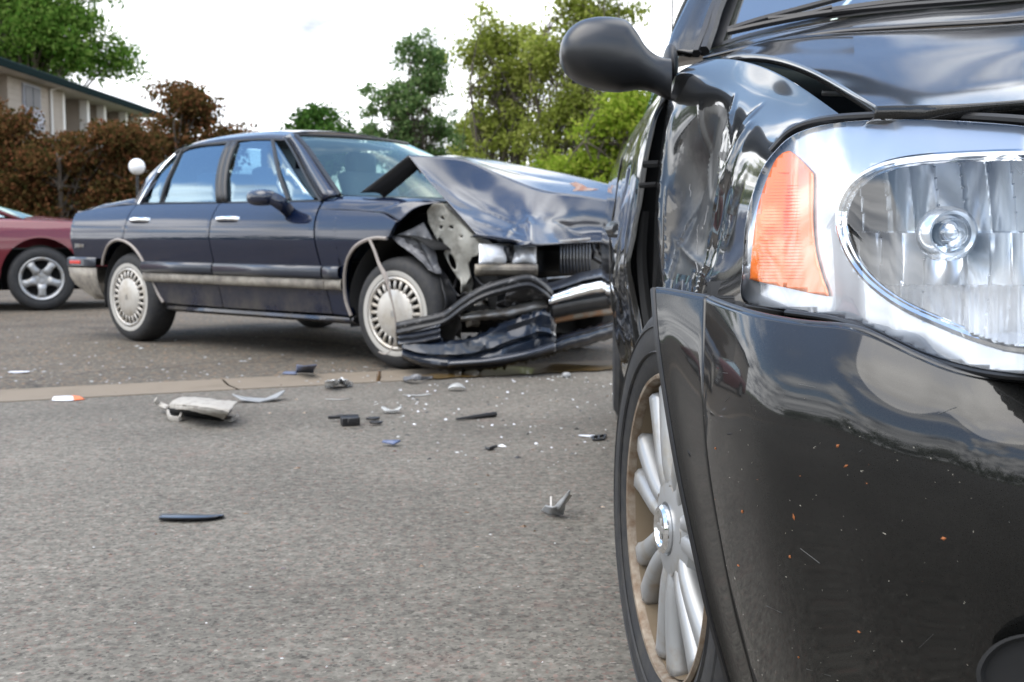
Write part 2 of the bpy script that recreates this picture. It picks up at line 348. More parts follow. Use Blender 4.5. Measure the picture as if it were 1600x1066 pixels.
# ================================================================== SETTING: ground, road, gutter, building, trees
def asphalt(name, base, light, dark, scale, crack=0.0, tint=(.2, .17, .15)):
    m = bpy.data.materials.new(name); m.use_nodes = True; nt = m.node_tree; b = nt.nodes['Principled BSDF']; b.inputs['Roughness'].default_value = .85
    b.inputs['Specular IOR Level'].default_value = .25
    tcn = nt.nodes.new('ShaderNodeTexCoord'); lk = nt.links.new
    def N(t, **k):
        q = nt.nodes.new(t)
        for a_, b_ in k.items(): setattr(q, a_, b_)
        return q
    v = N('ShaderNodeTexVoronoi'); v.inputs['Scale'].default_value = scale; v.inputs['Randomness'].default_value = 1; lk(tcn.outputs['Object'], v.inputs['Vector'])
    sep = N('ShaderNodeSeparateColor'); lk(v.outputs['Color'], sep.inputs[0])
    r = N('ShaderNodeValToRGB'); lk(sep.outputs[0], r.inputs[0]); e = r.color_ramp.elements
    e[0].position = .0; e[0].color = (*dark, 1); e[1].position = 1; e[1].color = (*light, 1)
    for p_, c_ in ((.22, base), (.55, tuple(x * 1.12 for x in base)), (.80, tuple(x * .86 for x in base)), (.90, tint), (.94, base)):
        q = e.new(p_); q.color = (*c_, 1)
    e[len(e) - 2].position = .965
    n1 = N('ShaderNodeTexNoise'); n1.inputs['Scale'].default_value = .9; n1.inputs['Detail'].default_value = 8; n1.inputs['Roughness'].default_value = .65; lk(tcn.outputs['Object'], n1.inputs['Vector'])
    mr = N('ShaderNodeMapRange'); mr.inputs[1].default_value = .3; mr.inputs[2].default_value = .7; mr.inputs[3].default_value = .72; mr.inputs[4].default_value = 1.24; lk(n1.outputs[0], mr.inputs[0])
    n3 = N('ShaderNodeTexNoise'); n3.inputs['Scale'].default_value = 34; n3.inputs['Detail'].default_value = 4; n3.inputs['Roughness'].default_value = .7; lk(tcn.outputs['Object'], n3.inputs['Vector'])
    mr3 = N('ShaderNodeMapRange'); mr3.inputs[1].default_value = .3; mr3.inputs[2].default_value = .7; mr3.inputs[3].default_value = .56; mr3.inputs[4].default_value = 1.42; lk(n3.outputs[0], mr3.inputs[0])
    mm = N('ShaderNodeMath', operation='MULTIPLY'); lk(mr.outputs[0], mm.inputs[0]); lk(mr3.outputs[0], mm.inputs[1])
    mu = N('ShaderNodeMix', data_type='RGBA', blend_type='MULTIPLY'); mu.inputs[0].default_value = 1; lk(r.outputs[0], mu.inputs[6]); lk(mm.outputs[0], mu.inputs[7]); out = mu.outputs[2]
    # brownish oil and rust stains
    n2 = N('ShaderNodeTexNoise'); n2.inputs['Scale'].default_value = 3.2; n2.inputs['Detail'].default_value = 7; n2.inputs['Roughness'].default_value = .7; lk(tcn.outputs['Object'], n2.inputs['Vector'])
    m2 = N('ShaderNodeMapRange'); m2.inputs[1].default_value = .60; m2.inputs[2].default_value = .74; m2.inputs[4].default_value = .75; lk(n2.outputs[0], m2.inputs[0])
    mx2 = N('ShaderNodeMix', data_type='RGBA'); lk(m2.outputs[0], mx2.inputs[0]); lk(out, mx2.inputs[6]); mx2.inputs[7].default_value = (*tint, 1); out = mx2.outputs[2]
    h = v.outputs['Distance']
    if crack:
        w_ = N('ShaderNodeTexNoise'); w_.inputs['Scale'].default_value = 1.6; w_.inputs['Detail'].default_value = 6; lk(tcn.outputs['Object'], w_.inputs['Vector'])
        ad = N('ShaderNodeVectorMath', operation='MULTIPLY_ADD'); lk(w_.outputs['Color'], ad.inputs[0]); ad.inputs[1].default_value = (1.2, 1.2, 0); lk(tcn.outputs['Object'], ad.inputs[2])
        c = N('ShaderNodeTexVoronoi', feature='DISTANCE_TO_EDGE'); c.inputs['Scale'].default_value = .36; lk(ad.outputs[0], c.inputs['Vector'])
        cm = N('ShaderNodeMapRange'); cm.inputs[1].default_value = .0; cm.inputs[2].default_value = crack; cm.inputs[3].default_value = .75; cm.inputs[4].default_value = 0; lk(c.outputs['Distance'], cm.inputs[0])
        mx3 = N('ShaderNodeMix', data_type='RGBA'); lk(cm.outputs[0], mx3.inputs[0]); lk(out, mx3.inputs[6]); mx3.inputs[7].default_value = (.03, .027, .024, 1); out = mx3.outputs[2]
    lk(out, b.inputs['Base Color'])
    bn = N('ShaderNodeBump'); bn.inputs['Strength'].default_value = .9; bn.inputs['Distance'].default_value = .004; lk(sep.outputs[1], bn.inputs['Height']); lk(bn.outputs[0], b.inputs['Normal'])
    MATS[name] = m; return m
M_road = asphalt('road_asphalt', (.142, .132, .112), (.26, .24, .205), (.066, .060, .051), 140, 0, (.17, .12, .10))
M_lot = asphalt('lot_asphalt', (.104, .091, .073), (.23, .21, .17), (.042, .037, .032), 62, .012, (.20, .13, .08))
M_conc = mat('gutter_concrete', (.175, .142, .104), .85, var=(3.5, (.120, .098, .070), .50, .78), bump=(90, .3, .003))
M_grass = mat('far_grass', (.06, .085, .03), .95, var=(2, (.10, .10, .05), .4, .7))
E1, E2 = G(0, 629), G(980, 577); gd = (E2 - E1); gd[2] = 0; gd /= np.linalg.norm(gd); gn = np.array([-gd[1], gd[0], 0])
F1 = G(0, 611); gw = float((F1 - E1) @ gn)
def onroad(a, b, z=0.): p = E1 + gd * a + gn * b; return np.array([p[0], p[1], z])
def plate(name, mats, corners, kind='structure'):
    return tag(MB().add(corners, [tuple(range(len(corners)))]).build(name, mats), kind=kind)
plate('ground', M_grass, [(-900, -900, -.06), (900, -900, -.06), (900, 1500, -.06), (-900, 1500, -.06)])
plate('road', M_road, [onroad(-60, -22), onroad(60, -22), onroad(60, .0), onroad(-60, .0)])
plate('parking_lot', M_lot, [onroad(-60, gw), onroad(60, gw), onroad(60, gw + 34), onroad(-60, gw + 34)])
g = MB()
for i in range(-20, 20):                       # gutter cast in 3 m bays with a joint between
    a, b = i * 3 + 1.1, i * 3 + 4.088
    P = [onroad(a, -.004, -.05), onroad(a, .0, .004), onroad(a, gw * .55, -.006), onroad(a, gw, .006), onroad(a, gw + .004, -.05)]
    Q = [p + gd * (b - a) for p in P]; g.grid(np.array([P, Q]))
tag(g.build('gutter', M_conc, ang=60), kind='structure')

# ---- apartment building along the left, receding
bX, eZ = -13.7, 5.12
bld = thing('apartment_building', 'beige two storey apartment building with green roof edge and recessed balconies behind the bronze tree', 'building', (bX, 40, 0))
YA, YB, YC, YD = 32.6, 36.6, 44.3, 27.0
def xbox(mb, x0, x1, y0, y1, z0, z1, mi=0): return mb.box(((x0 + x1) / 2, (y0 + y1) / 2, (z0 + z1) / 2), ((x1 - x0) / 2, 0, 0), (0, (y1 - y0) / 2, 0), (0, 0, (z1 - z0) / 2), mi)
m = MB(); xbox(m, bX - 9, bX, YA, YB, -.05, eZ); xbox(m, bX - 9, bX - .8, YD, YA - .003, -.05, eZ - .03); xbox(m, bX - 9, bX - 3.2, YB + .003, YC, -.05, eZ - .03); xbox(m, bX - 3.2, bX - 1.6, YB + .003, YC, -.05, 2.55)
wall = m.build('wall', M_siding, bld); m = MB(); xbox(m, bX - 3.2, bX - 2.6, YB + .01, YC - .02, 2.9, eZ - .04); m.build('recess_wall', M_shade_brown, bld); m = MB(); xbox(m, bX - 3.19, bX - .01, YC - .22, YC - .03, 2.88, eZ - .05); m.build('end_wall', M_siding, bld)
lap = MB(); 
for i in range(34):                            # lap siding courses stand proud of the wall
    z = .1 + i * .155; xbox(lap, bX, bX + .012, YA + .01, YB - .01, z, z + .145); xbox(lap, bX - .8, bX - .788, YD, YA - .01, z, z + .145)
lp = lap.build('siding', M_siding, bld); lp['kind'] = 'stuff'
m = MB(); xbox(m, bX + .013, bX + .07, 33.55, 34.75, 4.28, 4.98); wf = m.build('window', M_ac, bld)
m = MB(); xbox(m, bX + .071, bX + .085, 33.62, 34.13, 4.34, 4.92); m.build('pane', M_wgrey, wf)
m = MB(); xbox(m, bX + .071, bX + .085, 34.18, 34.68, 4.34, 4.92); m.build('pane', M_wgrey, wf)
m = MB(); xbox(m, bX + .013, bX + .16, 33.55, 34.75, 3.72, 4.26); m.build('window_unit', M_ac, bld, bevel=.02)
m = MB(); m.tube([(bX + .06, 35.55, eZ - .1), (bX + .06, 35.55, 0)], .045, 8); m.tube([(bX + .06, 35.55, eZ - .1), (bX + .35, 35.75, eZ + .02)], .045, 8); m.build('downspout', M_post, bld)
for y0 in (YB + .02, 38.75, 40.35, 42.6, 43.95):
    m = MB(); xbox(m, bX - .28, bX - .02, y0, y0 + .24, 0, eZ - .04); m.build('post', M_post, bld, bevel=.01)
    m = MB(); xbox(m, bX - 2.59, bX - .285, y0 + .03, y0 + .2, 2.88, eZ - .05); m.build('partition', M_siding, bld)
for (y0, y1) in ((36.9, 38.7), (39.05, 40.3), (40.7, 42.55), (42.9, 43.9)):
    m = MB(); xbox(m, bX - 2.58, bX - .3, y0 - .1, y1 + .02, 2.62, 2.86); m.build('balcony_floor', M_siding, bld)
    rl = MB(); xbox(rl, bX - .16, bX - .11, y0 - .02, y1 + .02, 3.80, 3.86); xbox(rl, bX - .16, bX - .11, y0 - .02, y1 + .02, 2.95, 3.0)
    k = y0 + .08
    while k < y1: xbox(rl, bX - .15, bX - .12, k, k + .025, 3.0, 3.80); k += .13
    rl.build('balcony_railing', M_post, bld)
    m = MB(); xbox(m, bX - 2.59, bX - 2.54, y0 + .2, y1 - .35, 2.9, 4.95); dr = m.build('balcony_door', M_shade_brown, bld)
m = MB(); xbox(m, bX - 9.6, bX + .55, YD - .5, YC + .6, eZ - .028, eZ + .02); m.build('soffit', M_soffit, bld)
m = MB(); xbox(m, bX + .553, bX + .60, YD - .55, YC + .65, eZ - .05, eZ + .13); m.build('fascia', M_fascia, bld)
m = MB(); P = [[(bX + .58, y, eZ + .14), (bX - 4.5, y, eZ + .80), (bX - 9.6, y, eZ + .14)] for y in (YD - .6, YC + .7)]; m.grid(np.array(P)); m.build('roof', M_roofs, bld, solid=.06)

# ---- foliage
def leaves_obj(name, pts, size, m, parent, asp=.55, seed=0, droop=0.0):
    rs = np.random.RandomState(seed); k = len(pts); off = np.array(root_of(parent).location) if parent is not None else 0
    d1 = rs.normal(size=(k, 3)); d1[:, 2] -= droop; d1 /= np.linalg.norm(d1, axis=1, keepdims=True)
    d2 = rs.normal(size=(k, 3)); d2 -= (d2 * d1).sum(1, keepdims=True) * d1; d2 /= np.linalg.norm(d2, axis=1, keepdims=True)
    sc = size * rs.uniform(.6, 1.35, (k, 1)); a = d1 * sc; b = d2 * sc * asp; nn = np.cross(d1, d2) * sc * .18
    p = np.asarray(pts) - off
    V = np.stack([p - a, p + b - a * .1 + nn, p + a, p - b - a * .1 + nn], 1).reshape(-1, 3)
    me = bpy.data.meshes.new(name); me.vertices.add(4 * k); me.vertices.foreach_set('co', V.ravel()); me.loops.add(4 * k); me.loops.foreach_set('vertex_index', np.arange(4 * k, dtype=np.int32))
    me.polygons.add(k); me.polygons.foreach_set('loop_start', np.arange(0, 4 * k, 4, dtype=np.int32)); me.polygons.foreach_set('loop_total', np.full(k, 4, np.int32)); me.update(calc_edges=True)
    me.materials.append(m); o = bpy.data.objects.new(name, me); COL.objects.link(o)
    if parent is not None: o.parent = parent
    return o
def tree(name, label, cat, base, blobs, nl, size, m, seed, trunk_h=1.2, trunk_r=.08, clump=.34, ncl=60, group=None, asp=.5, stems=1, droop=0., limb_r=.35, wisps=0):
    """blobs: (x, y, z, rx, ry, rz, weight) relative to the foot; leaves gather in clumps at the ends of real limbs"""
    rs = np.random.RandomState(seed); base = np.asarray(base, float)
    t = thing(name, label, cat, base, group); wts = np.array([b[6] for b in blobs]); wts = wts / wts.sum(); cl = []
    for _ in range(ncl):
        b = blobs[rs.choice(len(blobs), p=wts)]; d_ = rs.normal(size=3); d_ /= np.linalg.norm(d_); r_ = rs.uniform(.15, 1.0) ** .45
        cl.append(np.array(b[:3]) + d_ * r_ * np.array(b[3:6]))
    cl = np.array(cl); mb = MB(); tops = []
    for sidx in range(stems):
        an = 2 * math.pi * sidx / max(stems, 1) + seed; lean = .0 if stems == 1 else .28
        cz = np.mean([b[2] for b in blobs]); q = np.array([math.cos(an) * lean, math.sin(an) * lean, 0])
        path = [base + q * .1, base + q * trunk_h * .5 + np.array([rs.normal() * .03, rs.normal() * .03, trunk_h * .5]), base + q * trunk_h + np.array([rs.normal() * .05, 0, trunk_h]), base + q * cz * .9 + np.array([rs.normal() * .12, rs.normal() * .12, cz])]
        pp = cr1(np.array(path), 10); mb.tube(pp, list(np.linspace(trunk_r, trunk_r * .45, 10)), 8); tops.append(pp)
    for c in cl:
        pp = tops[rs.randint(len(tops))]; i = rs.randint(4, 10); a = pp[i]; e = base + c; md = (a + e) / 2 + np.array([rs.normal() * .12, rs.normal() * .12, .12 * np.linalg.norm(e - a)])
        r0 = trunk_r * limb_r; mb.tube(cr1(np.array([a, md, e]), 5), [r0, r0 * .8, r0 * .6, r0 * .42, r0 * .22], 5)
    mb.build('trunk', M_bark, t)
    cs = rs.uniform(.55, 1.25, len(cl)); w = cs ** 2 / (cs ** 2).sum(); idx = rs.choice(len(cl), nl, p=w); off = np.clip(rs.normal(size=(nl, 3)), -1.9, 1.9) * (clump * cs[idx])[:, None]; off[:, 2] *= .62
    off[:, 2] -= droop * np.abs(off[:, 0]) 
    pts = base + cl[idx] + off; pts = pts[pts[:, 2] > .25]
    leaves_obj('crown', pts, size, m, t, asp, seed, droop); return t
LM_dk = leafmat('leaf_deep_green', (.025, .065, .014), (.05, .11, .022), (.09, .16, .035))
LM_bl = leafmat('leaf_blue_green', (.07, .14, .045), (.13, .22, .075), (.24, .31, .13), .6)
LM_ol = leafmat('leaf_olive', (.18, .23, .035), (.29, .34, .065), (.40, .42, .13), .64)
LM_yg = leafmat('leaf_yellow_green', (.17, .26, .022), (.27, .37, .045), (.40, .44, .08), .64)
LM_bz = leafmat('leaf_bronze', (.036, .038, .012), (.105, .068, .026), (.20, .082, .040), .40)
LM_gr = leafmat('leaf_fresh_green', (.055, .13, .02), (.11, .21, .035), (.20, .29, .07), .55)
def up(u, Y): return (u - 800) / F * Y * 1.0
def hz(v, Y): return CAMH + (HY - v) / F * Y
# big tree behind the building
tree('tall_tree', 'tall airy green tree standing behind the apartment building roof', 'tree', (up(58, 56), 56, 0),
     [(-2.5, 0, 13.5, 3.6, 3, 4.2, 1.3), (.5, 0, 11.5, 3.2, 3, 3.6, 1.2), (1.6, -1, 9.6, 2.6, 2, 2.0, .6), (-1, 0, 16.5, 3, 2.6, 2.4, .7), (3.4, 0, 8.9, 1.3, 1, .8, .16)], 42000, .12, LM_gr, 3, 5, .28, .62, 120, droop=.35)
# bronze crab apples
tree('bronze_tree', 'broad low tree with bronze red leaves in front of the beige building', 'tree', (up(105, 24), 24, 0),
     [(-1.35, 0, 2.2, .65, .8, 1.0, .9), (-.75, 0, 3.0, .22, .3, .55, .22), (-1.5, 0, 3.2, .25, .3, .4, .14), (-.2, .1, 2.0, .9, .9, .8, 1.2), (.25, 0, 2.6, .3, .4, .5, .25), (.85, 0, 2.3, .75, .8, .8, 1), (1.45, 0, 2.6, .4, .4, .6, .4), (1.2, 0, 1.5, .7, .6, .5, .7), (-1.0, 0, 1.4, .8, .7, .4, .6), (.1, -.3, 1.3, .9, .6, .4, .7)], 42000, .052, LM_bz, 5, .8, .09, .19, 150, 'crab apple trees in front of the building', stems=3)
tree('bronze_tree', 'taller bronze leaved tree standing between street lamp and blue sedan roof', 'tree', (up(290, 26), 26, 0),
     [(.0, 0, 2.9, .95, .9, .95, 1.2), (.25, 0, 3.45, .5, .5, .45, .4), (-.5, 0, 2.0, .8, .8, .8, .7), (.5, 0, 2.1, .7, .7, .8, .5), (.85, 0, 2.55, .5, .5, .65, .5)], 20000, .055, LM_bz, 8, 1.0, .09, .19, 80, 'crab apple trees in front of the building', stems=2)
tree('round_tree', 'small round bright green tree peeking over the blue sedan roof', 'tree', (up(500, 62), 62, 0),
     [(0, 0, 5.6, 1.55, 1.4, 1.85, 1.4), (-.6, 0, 4.5, 1.2, 1, 1.2, .6), (1.1, 0, 5.2, .6, .5, .9, .25)], 9000, .14, LM_dk, 12, 2, .16, .42, 60)
tree('slender_tree', 'slender blue green tree with open wispy branches left of the tree row', 'tree', (up(650, 29), 29, 0),
     [(.15, 0, 3.6, .85, .55, 1.3, 1.5), (-.75, 0, 3.5, .55, .5, 1.2, .7), (.25, 0, 4.8, .60, .4, .85, .9), (0, 0, 2.2, 1.0, .6, 1.0, .8)], 16000, .055, LM_bl, 21, 1.6, .055, .14, 160, 'young trees in a row behind the sedan', droop=.35)
tree('olive_tree', 'low olive filler tree between the slender tree and the forked tree', 'tree', (up(722, 31), 31, 0),
     [(0, 0, 2.3, .75, .6, .9, 1), (.4, 0, 3.2, .55, .5, .8, .5), (-.5, 0, 1.7, .7, .6, .6, .6)], 12000, .055, LM_ol, 61, 1.0, .05, .17, 90, 'young trees in a row behind the sedan', stems=2, droop=.3)
tree('olive_tree', 'olive green feathery tree with forked trunk behind the crumpled hood', 'tree', (up(785, 27), 27, 0),
     [(0, 0, 3.9, .78, .7, 1.35, 1.5), (-.45, 0, 5.2, .50, .4, .75, .55), (.55, 0, 4.6, .5, .5, .8, .5), (0, 0, 2.3, 1.0, .8, 1.0, .9)], 14000, .056, LM_ol, 33, 1.7, .06, .20, 130, 'young trees in a row behind the sedan', stems=3, droop=.08)
tree('olive_tree', 'tall olive green tree just left of the black wing mirror', 'tree', (up(890, 26), 26, 0),
     [(0, 0, 4.3, .85, .7, 1.4, 1.4), (.45, 0, 5.9, .65, .5, .7, .7), (-.2, 0, 2.4, 1.0, .8, 1.1, .9), (1.2, 0, 5.7, .5, .4, .4, .12)], 14000, .056, LM_ol, 37, 1.6, .07, .20, 130, 'young trees in a row behind the sedan', stems=2, droop=.08)
tree('yellow_green_tree', 'bushy yellow green tree below the black wing mirror', 'tree', (up(975, 23), 23, 0),
     [(0, 0, 2.6, .85, .7, .9, 1.3), (-.55, 0, 1.8, .8, .7, .8, .8), (.7, 0, 2.4, .8, .7, 1.0, .8), (.2, 0, 3.3, .6, .5, .5, .4)], 16000, .055, LM_yg, 41, 1.0, .07, .17, 150, 'young trees in a row behind the sedan', stems=2)
tree('yellow_green_tree', 'low yellow green shrub tree seen over the crumpled white hood top', 'tree', (up(870, 25), 25, 0),
     [(0, 0, 1.7, .9, .7, .7, 1.3), (-.8, 0, 1.5, .7, .7, .5, .6), (.7, 0, 1.9, .6, .6, .6, .6)], 10000, .06, LM_yg, 47, .7, .06, .2, 80, 'young trees in a row behind the sedan', stems=2)
# woods on the far side of the road, behind the photographer: only seen mirrored in the paint
rs = np.random.RandomState(5); pts = []
for i in range(46):
    a = R(-250 + 205 * i / 45.); rad = rs.uniform(38, 52); c = np.array([math.cos(a + math.pi / 2 * 0) * rad, math.sin(a) * rad, 0])
    if c[1] > 14 and abs(c[0]) < 60: continue
    h = rs.uniform(2.5, 7.5); q = rs.normal(size=(420, 3)) * np.array([1.5, 1.5, h * .24]) + c + np.array([0, 0, h * .5]); pts.append(q[q[:, 2] > .1])
tag(leaves_obj('treeline', np.concatenate(pts), .34, LM_dk, None, .6, 9), kind='stuff')

# ---- globe lamp
lp = W(215, 300, 20); lamp = thing('street_lamp', 'short garden lamp post with white globe beside the bronze tree', 'lamp post', (lp[0], lp[1], 0))
zc = hz(262, 20)
MB().tube([(lp[0], 20, -.05), (lp[0], 20, zc - .14)], .024, 10).build('post', M_black, lamp)
MB().lathe((lp[0], 20, zc - .17), (0, 0, 1), [(.0, 0), (.07, 0), (.075, .03), (.055, .06), (0, .06)], 20).build('collar', M_black, lamp)
MB().ball((lp[0], 20, zc), (.135, 0, 0), (0, .135, 0), (0, 0, .135)).build('globe', M_globe, lamp)

# ================================================================== BLUE SEDAN (crashed)
sedan = thing('crashed_sedan', 'dark blue four door sedan with its front end crushed and hood buckled up', 'car', L(1.3, .9, 0))
_wz = np.array([[.18, .13], [.22, .095], [.27, .06], [.40, .040], [.55, .018], [.66, -.001], [.735, -.012], [.755, -.011], [.80, -.004], [.84, .006], [.88, .023], [.92, .046], [.95, .070], [.985, .104], [1.0, .114]])
_zd = np.linspace(.15, 1.03, 353); _wd = np.interp(_zd, _wz[:, 0], _wz[:, 1]); _k = np.exp(-.5 * (np.arange(-14, 15) / 3.) ** 2); _k /= _k.sum()
_wd = np.convolve(np.pad(_wd, 14, mode='edge'), _k, mode='valid')
def wside(z): return float(np.interp(z, _zd, _wd))
def resamp(pts, n_):
    P = np.array(pts, float); dl = np.r_[0, np.cumsum(np.linalg.norm(np.diff(P, axis=0), axis=1))]; t = np.linspace(0, dl[-1], n_)
    return np.stack([np.interp(t, dl, P[:, i]) for i in range(P.shape[1])], 1)
def side_patch(mb, low, upp, nu=40, nv=24, extra=0., mi=0, roll=True, fnw=wside):
    lo = resamp(low, nu); s0, s1 = lo[0, 0], lo[-1, 0]; us = np.array(upp, float); P = []
    for q in lo:
        f = (q[0] - s0) / (s1 - s0) if s1 != s0 else 0; su = us[0, 0] + (us[-1, 0] - us[0, 0]) * f; zu = np.interp(su, us[:, 0], us[:, 1]); row = []
        if roll: row.append(L(q[0], fnw(q[1]) + extra + .035, q[1] + .004))
        for k in np.linspace(0, 1, nv):
            z = q[1] + (zu - q[1]) * k; s = q[0] + (su - q[0]) * k; row.append(L(s, fnw(z) + extra, z))
        row.append(L(su, fnw(zu) + extra + .03, zu + .004)) if roll else None
        P.append(row)
    P = np.array(P); 
    if roll:                                   # fold the two ends inwards so that shut lines have depth
        e0 = P[:1] + SN * .03; e1 = P[-1:] + SN * .03; P = np.concatenate([e0, P, e1])
    mb.grid(P, mi); return P
ARCH_R = [(-.43, .55), (-.40, .60), (-.36, .645), (-.313, .69), (-.24, .722), (-.163, .735), (-.105, .729)]
ARCH_R2 = [(-.095, .728), (-.05, .716), (.004, .693), (.06, .652), (.108, .595), (.15, .52), (.19, .44), (.245, .345), (.285, .297)]
ARCH_F = [(2.236, .29), (2.208, .37), (2.208, .45), (2.222, .53), (2.25, .60), (2.289, .652), (2.35, .702), (2.433, .737), (2.53, .754), (2.62, .752)]
# rear quarter, sail panel, deck, roof: one body shell
m = MB(); side_patch(m, [(-.80, .598), (-.455, .598)] + ARCH_R[1:], [(-.845, .93), (-.60, .965), (-.105, .985)], 40, 24)
rail = [(-.20, 1.03, .16), (-.11, 1.19, .21), (0.0, 1.318, .30), (.13, 1.41, .385), (.30, 1.452, .44), (.60, 1.474, .475), (.95, 1.474, .48), (1.22, 1.452, .475)]   # outer edge of the roof side
rl_ = cr1(np.array(rail), 40)
inn = cr1(np.array([(-.05, .985, .11), (-.01, 1.05, .125), (.045, 1.19, .215), (.10, 1.325, .305), (.18, 1.388, .352), (.32, 1.412, .378), (.60, 1.424, .392), (.95, 1.424, .40), (1.24, 1.405, .40)]), 40)
m.grid(np.array([[L(a[0], a[2] - .012 * 0, a[1]), L(*((a + b) / 2 * np.array([1, 1, 1]))[[0, 2, 1]]) - SN * .008, L(b[0], b[2], b[1])] for a, b in zip(rl_, inn)]))
m.grid(np.array([[L(-.10, .112, .988), L(-.30, .112, .99), L(-.60, .10, .968), L(-.845, .055, .93)], [L(-.05, .13, 1.01), L(-.25, .16, 1.03), L(-.60, .15, 1.0), L(-.86, .10, .945)], [L(-.2, .30, 1.045), L(-.30, .35, 1.05), L(-.60, .35, 1.02), L(-.89, .32, .955)], [L(-.2, 1.58, 1.045), L(-.30, 1.53, 1.05), L(-.60, 1.53, 1.02), L(-.89, 1.56, .955)], [L(-.2, 1.75, 1.0), L(-.25, 1.75, 1.0), L(-.60, 1.75, .98), L(-.86, 1.76, .93)]]))
roof = []
for a in rl_:
    k = max(0, min(1, (a[1] - 1.03) / .43)); roof.append([L(a[0], a[2], a[1]), L(a[0] - .0, a[2] + .05, a[1] + .010 * k), L(a[0], a[2] + .2, a[1] + .024 * k), L(a[0], .94, a[1] + .034 * k), L(a[0], 1.88 - a[2] - .2, a[1] + .024 * k), L(a[0], 1.88 - a[2] - .05, a[1] + .010 * k), L(a[0], 1.88 - a[2], a[1])])
m.grid(surf(np.array(roof[18:]), 26, 20))
m.grid(np.array([[L(a[0], a[2], a[1]), L(a[0] + .01, a[2] + .10, a[1] + .012)] for a in rl_[:20]])); m.grid(np.array([[L(a[0], 1.88 - a[2], a[1]), L(a[0] + .01, 1.78 - a[2], a[1] + .012)] for a in rl_[:20]]))
# far flank, tail panel
far = lambda s, z: L(s, 1.88 - wside(min(z, 1.0)), z)
m.grid(np.array([[far(s, z) for z in (.25, .45, .6, .75, .9, .98)] for s in (-.85, -.3, .3, .9, 1.5, 2.05, 2.9)]))
m.grid(np.array([[L(-.80 - .03 * k, .06, .55 + .40 * k), L(-.86 - .03 * k, .35, .55 + .40 * k), L(-.88 - .02 * k, .94, .55 + .40 * k), L(-.86 - .03 * k, 1.53, .55 + .40 * k), L(-.80 - .03 * k, 1.82, .55 + .40 * k)] for k in (0, .5, 1)]))
body = m.build('body', M_navy, sedan, solid=.006)
# chrome strip along the sail panel and dark drip rail
m = MB(); m.tube([L(*q) + SN * -.012 for q in ((-.075, .118, .992), (-.02, .175, 1.13), (.055, .262, 1.28), (.11, .312, 1.35))], .011, 6); m.build('chrome_trim', M_chrome, sedan)
m = MB(); m.tube([L(a[0], a[2] + .005, a[1] - .006) - SN * .006 for a in inn[18:]], .013, 6); m.build('drip_rail', M_black, sedan)
# sill and underbody
m = MB(); m.grid(np.array([[L(s, .10, .285), L(s, .066, .272), L(s, .058, .255), L(s, .09, .236), L(s, .20, .225)] for s in (.31, .8, 1.3, 1.8, 2.245)])); m.build('sill', M_navy, sedan, solid=.004)
m = MB()
def lbox(mb, s0, s1, w0, w1, z0, z1, mi=0): return mb.box(L((s0 + s1) / 2, (w0 + w1) / 2, (z0 + z1) / 2), SD * (s1 - s0) / 2, SN * (w1 - w0) / 2, np.array([0, 0, (z1 - z0) / 2]), mi)
lbox(m, .33, 2.2, .20, 1.70, .225, .30); lbox(m, -.80, 2.2, .36, 1.52, .30, .60); lbox(m, 2.2, 2.95, .42, 1.46, .25, .68); lbox(m, -.45, .35, .34, .37, .3, .76); lbox(m, .36, 2.18, .09, .11, .32, .95)
lbox(m, 2.95, 3.18, .30, 1.60, .30, .70); m.build('underbody', M_void, sedan)
# doors
m = MB(); side_patch(m, ARCH_R2 + [(.5, .293), (.963, .290)], [(-.095, .985), (.40, .984), (.897, .978)], 60, 24); rd = m.build('rear_door', M_navy, sedan, solid=.004)
m = MB(); side_patch(m, [(.975, .290), (1.5, .292), (2.060, .295)], [(.909, .978), (1.4, .976), (1.938, .972)], 40, 24); fd = m.build('front_door', M_navy, sedan, solid=.004)
# dusty wedge on the lower front door is dirt in the paint; handles
for par, s0 in ((rd, -.055), (fd, .965)):
    m = MB(); m.tube(cr1(np.array([L(s0, .030, .872), L(s0 + .03, .004, .876), L(s0 + .12, -.002, .878), L(s0 + .21, .004, .876), L(s0 + .24, .030, .872)]), 12), .016, 8, flat=.7); m.build('handle', M_chrome, par)
    m = MB(); m.ball(L(s0 + .12, .026, .865), SD * .10, SN * .006, (0, 0, .026)); m.build('handle_recess', M_void, par)
m = MB(); m.lathe(L(.985, .008, .795), -SN, [(0, .008), (.012, .008), (.014, 0)], 14); m.build('lock', M_chrome, fd)
# glasshouse of the near side
def gh(s, z): return L(s, np.interp(z, [.985, 1.05, 1.1, 1.15, 1.2, 1.25, 1.3, 1.35, 1.40, 1.44], [.112, .130, .148, .171, .198, .230, .266, .307, .355, .398]), z)
def gpoly(mb, pts, off=0., mi=0): return sheet(pts, lambda x, y: gh(x, y) + SN * off, step=.045, mb=mb, mi=mi)
m = MB(); gpoly(m, [(-.035, 1.0), (.158, 1.0), (.165, 1.15), (.115, 1.37), (.075, 1.345), (.02, 1.20)], .012); m.build('window', M_sideg, rd)
m = MB(); gpoly(m, [(.205, 1.0), (.845, .99), (.78, 1.15), (.64, 1.395), (.40, 1.40), (.20, 1.385), (.155, 1.37), (.20, 1.15)], .012); m.build('window', M_sideg, rd)
m = MB(); gpoly(m, [(.965, .99), (1.575, .99), (1.40, 1.17), (1.115, 1.40), (.90, 1.41), (.745, 1.40), (.90, 1.15)], .012); m.build('window', M_sideg, fd)
m = MB(); gpoly(m, [(1.61, .99), (1.83, .99), (1.16, 1.395), (1.14, 1.40)], .012); m.build('quarter_window', M_sideg, fd)
def gtube(pts, r, par, name, flat=1): mm_ = MB(); mm_.tube(cr1(np.array([gh(*p) + SN * .004 for p in pts]), 14), r, 6, flat=flat); return mm_.build(name, M_black, par)
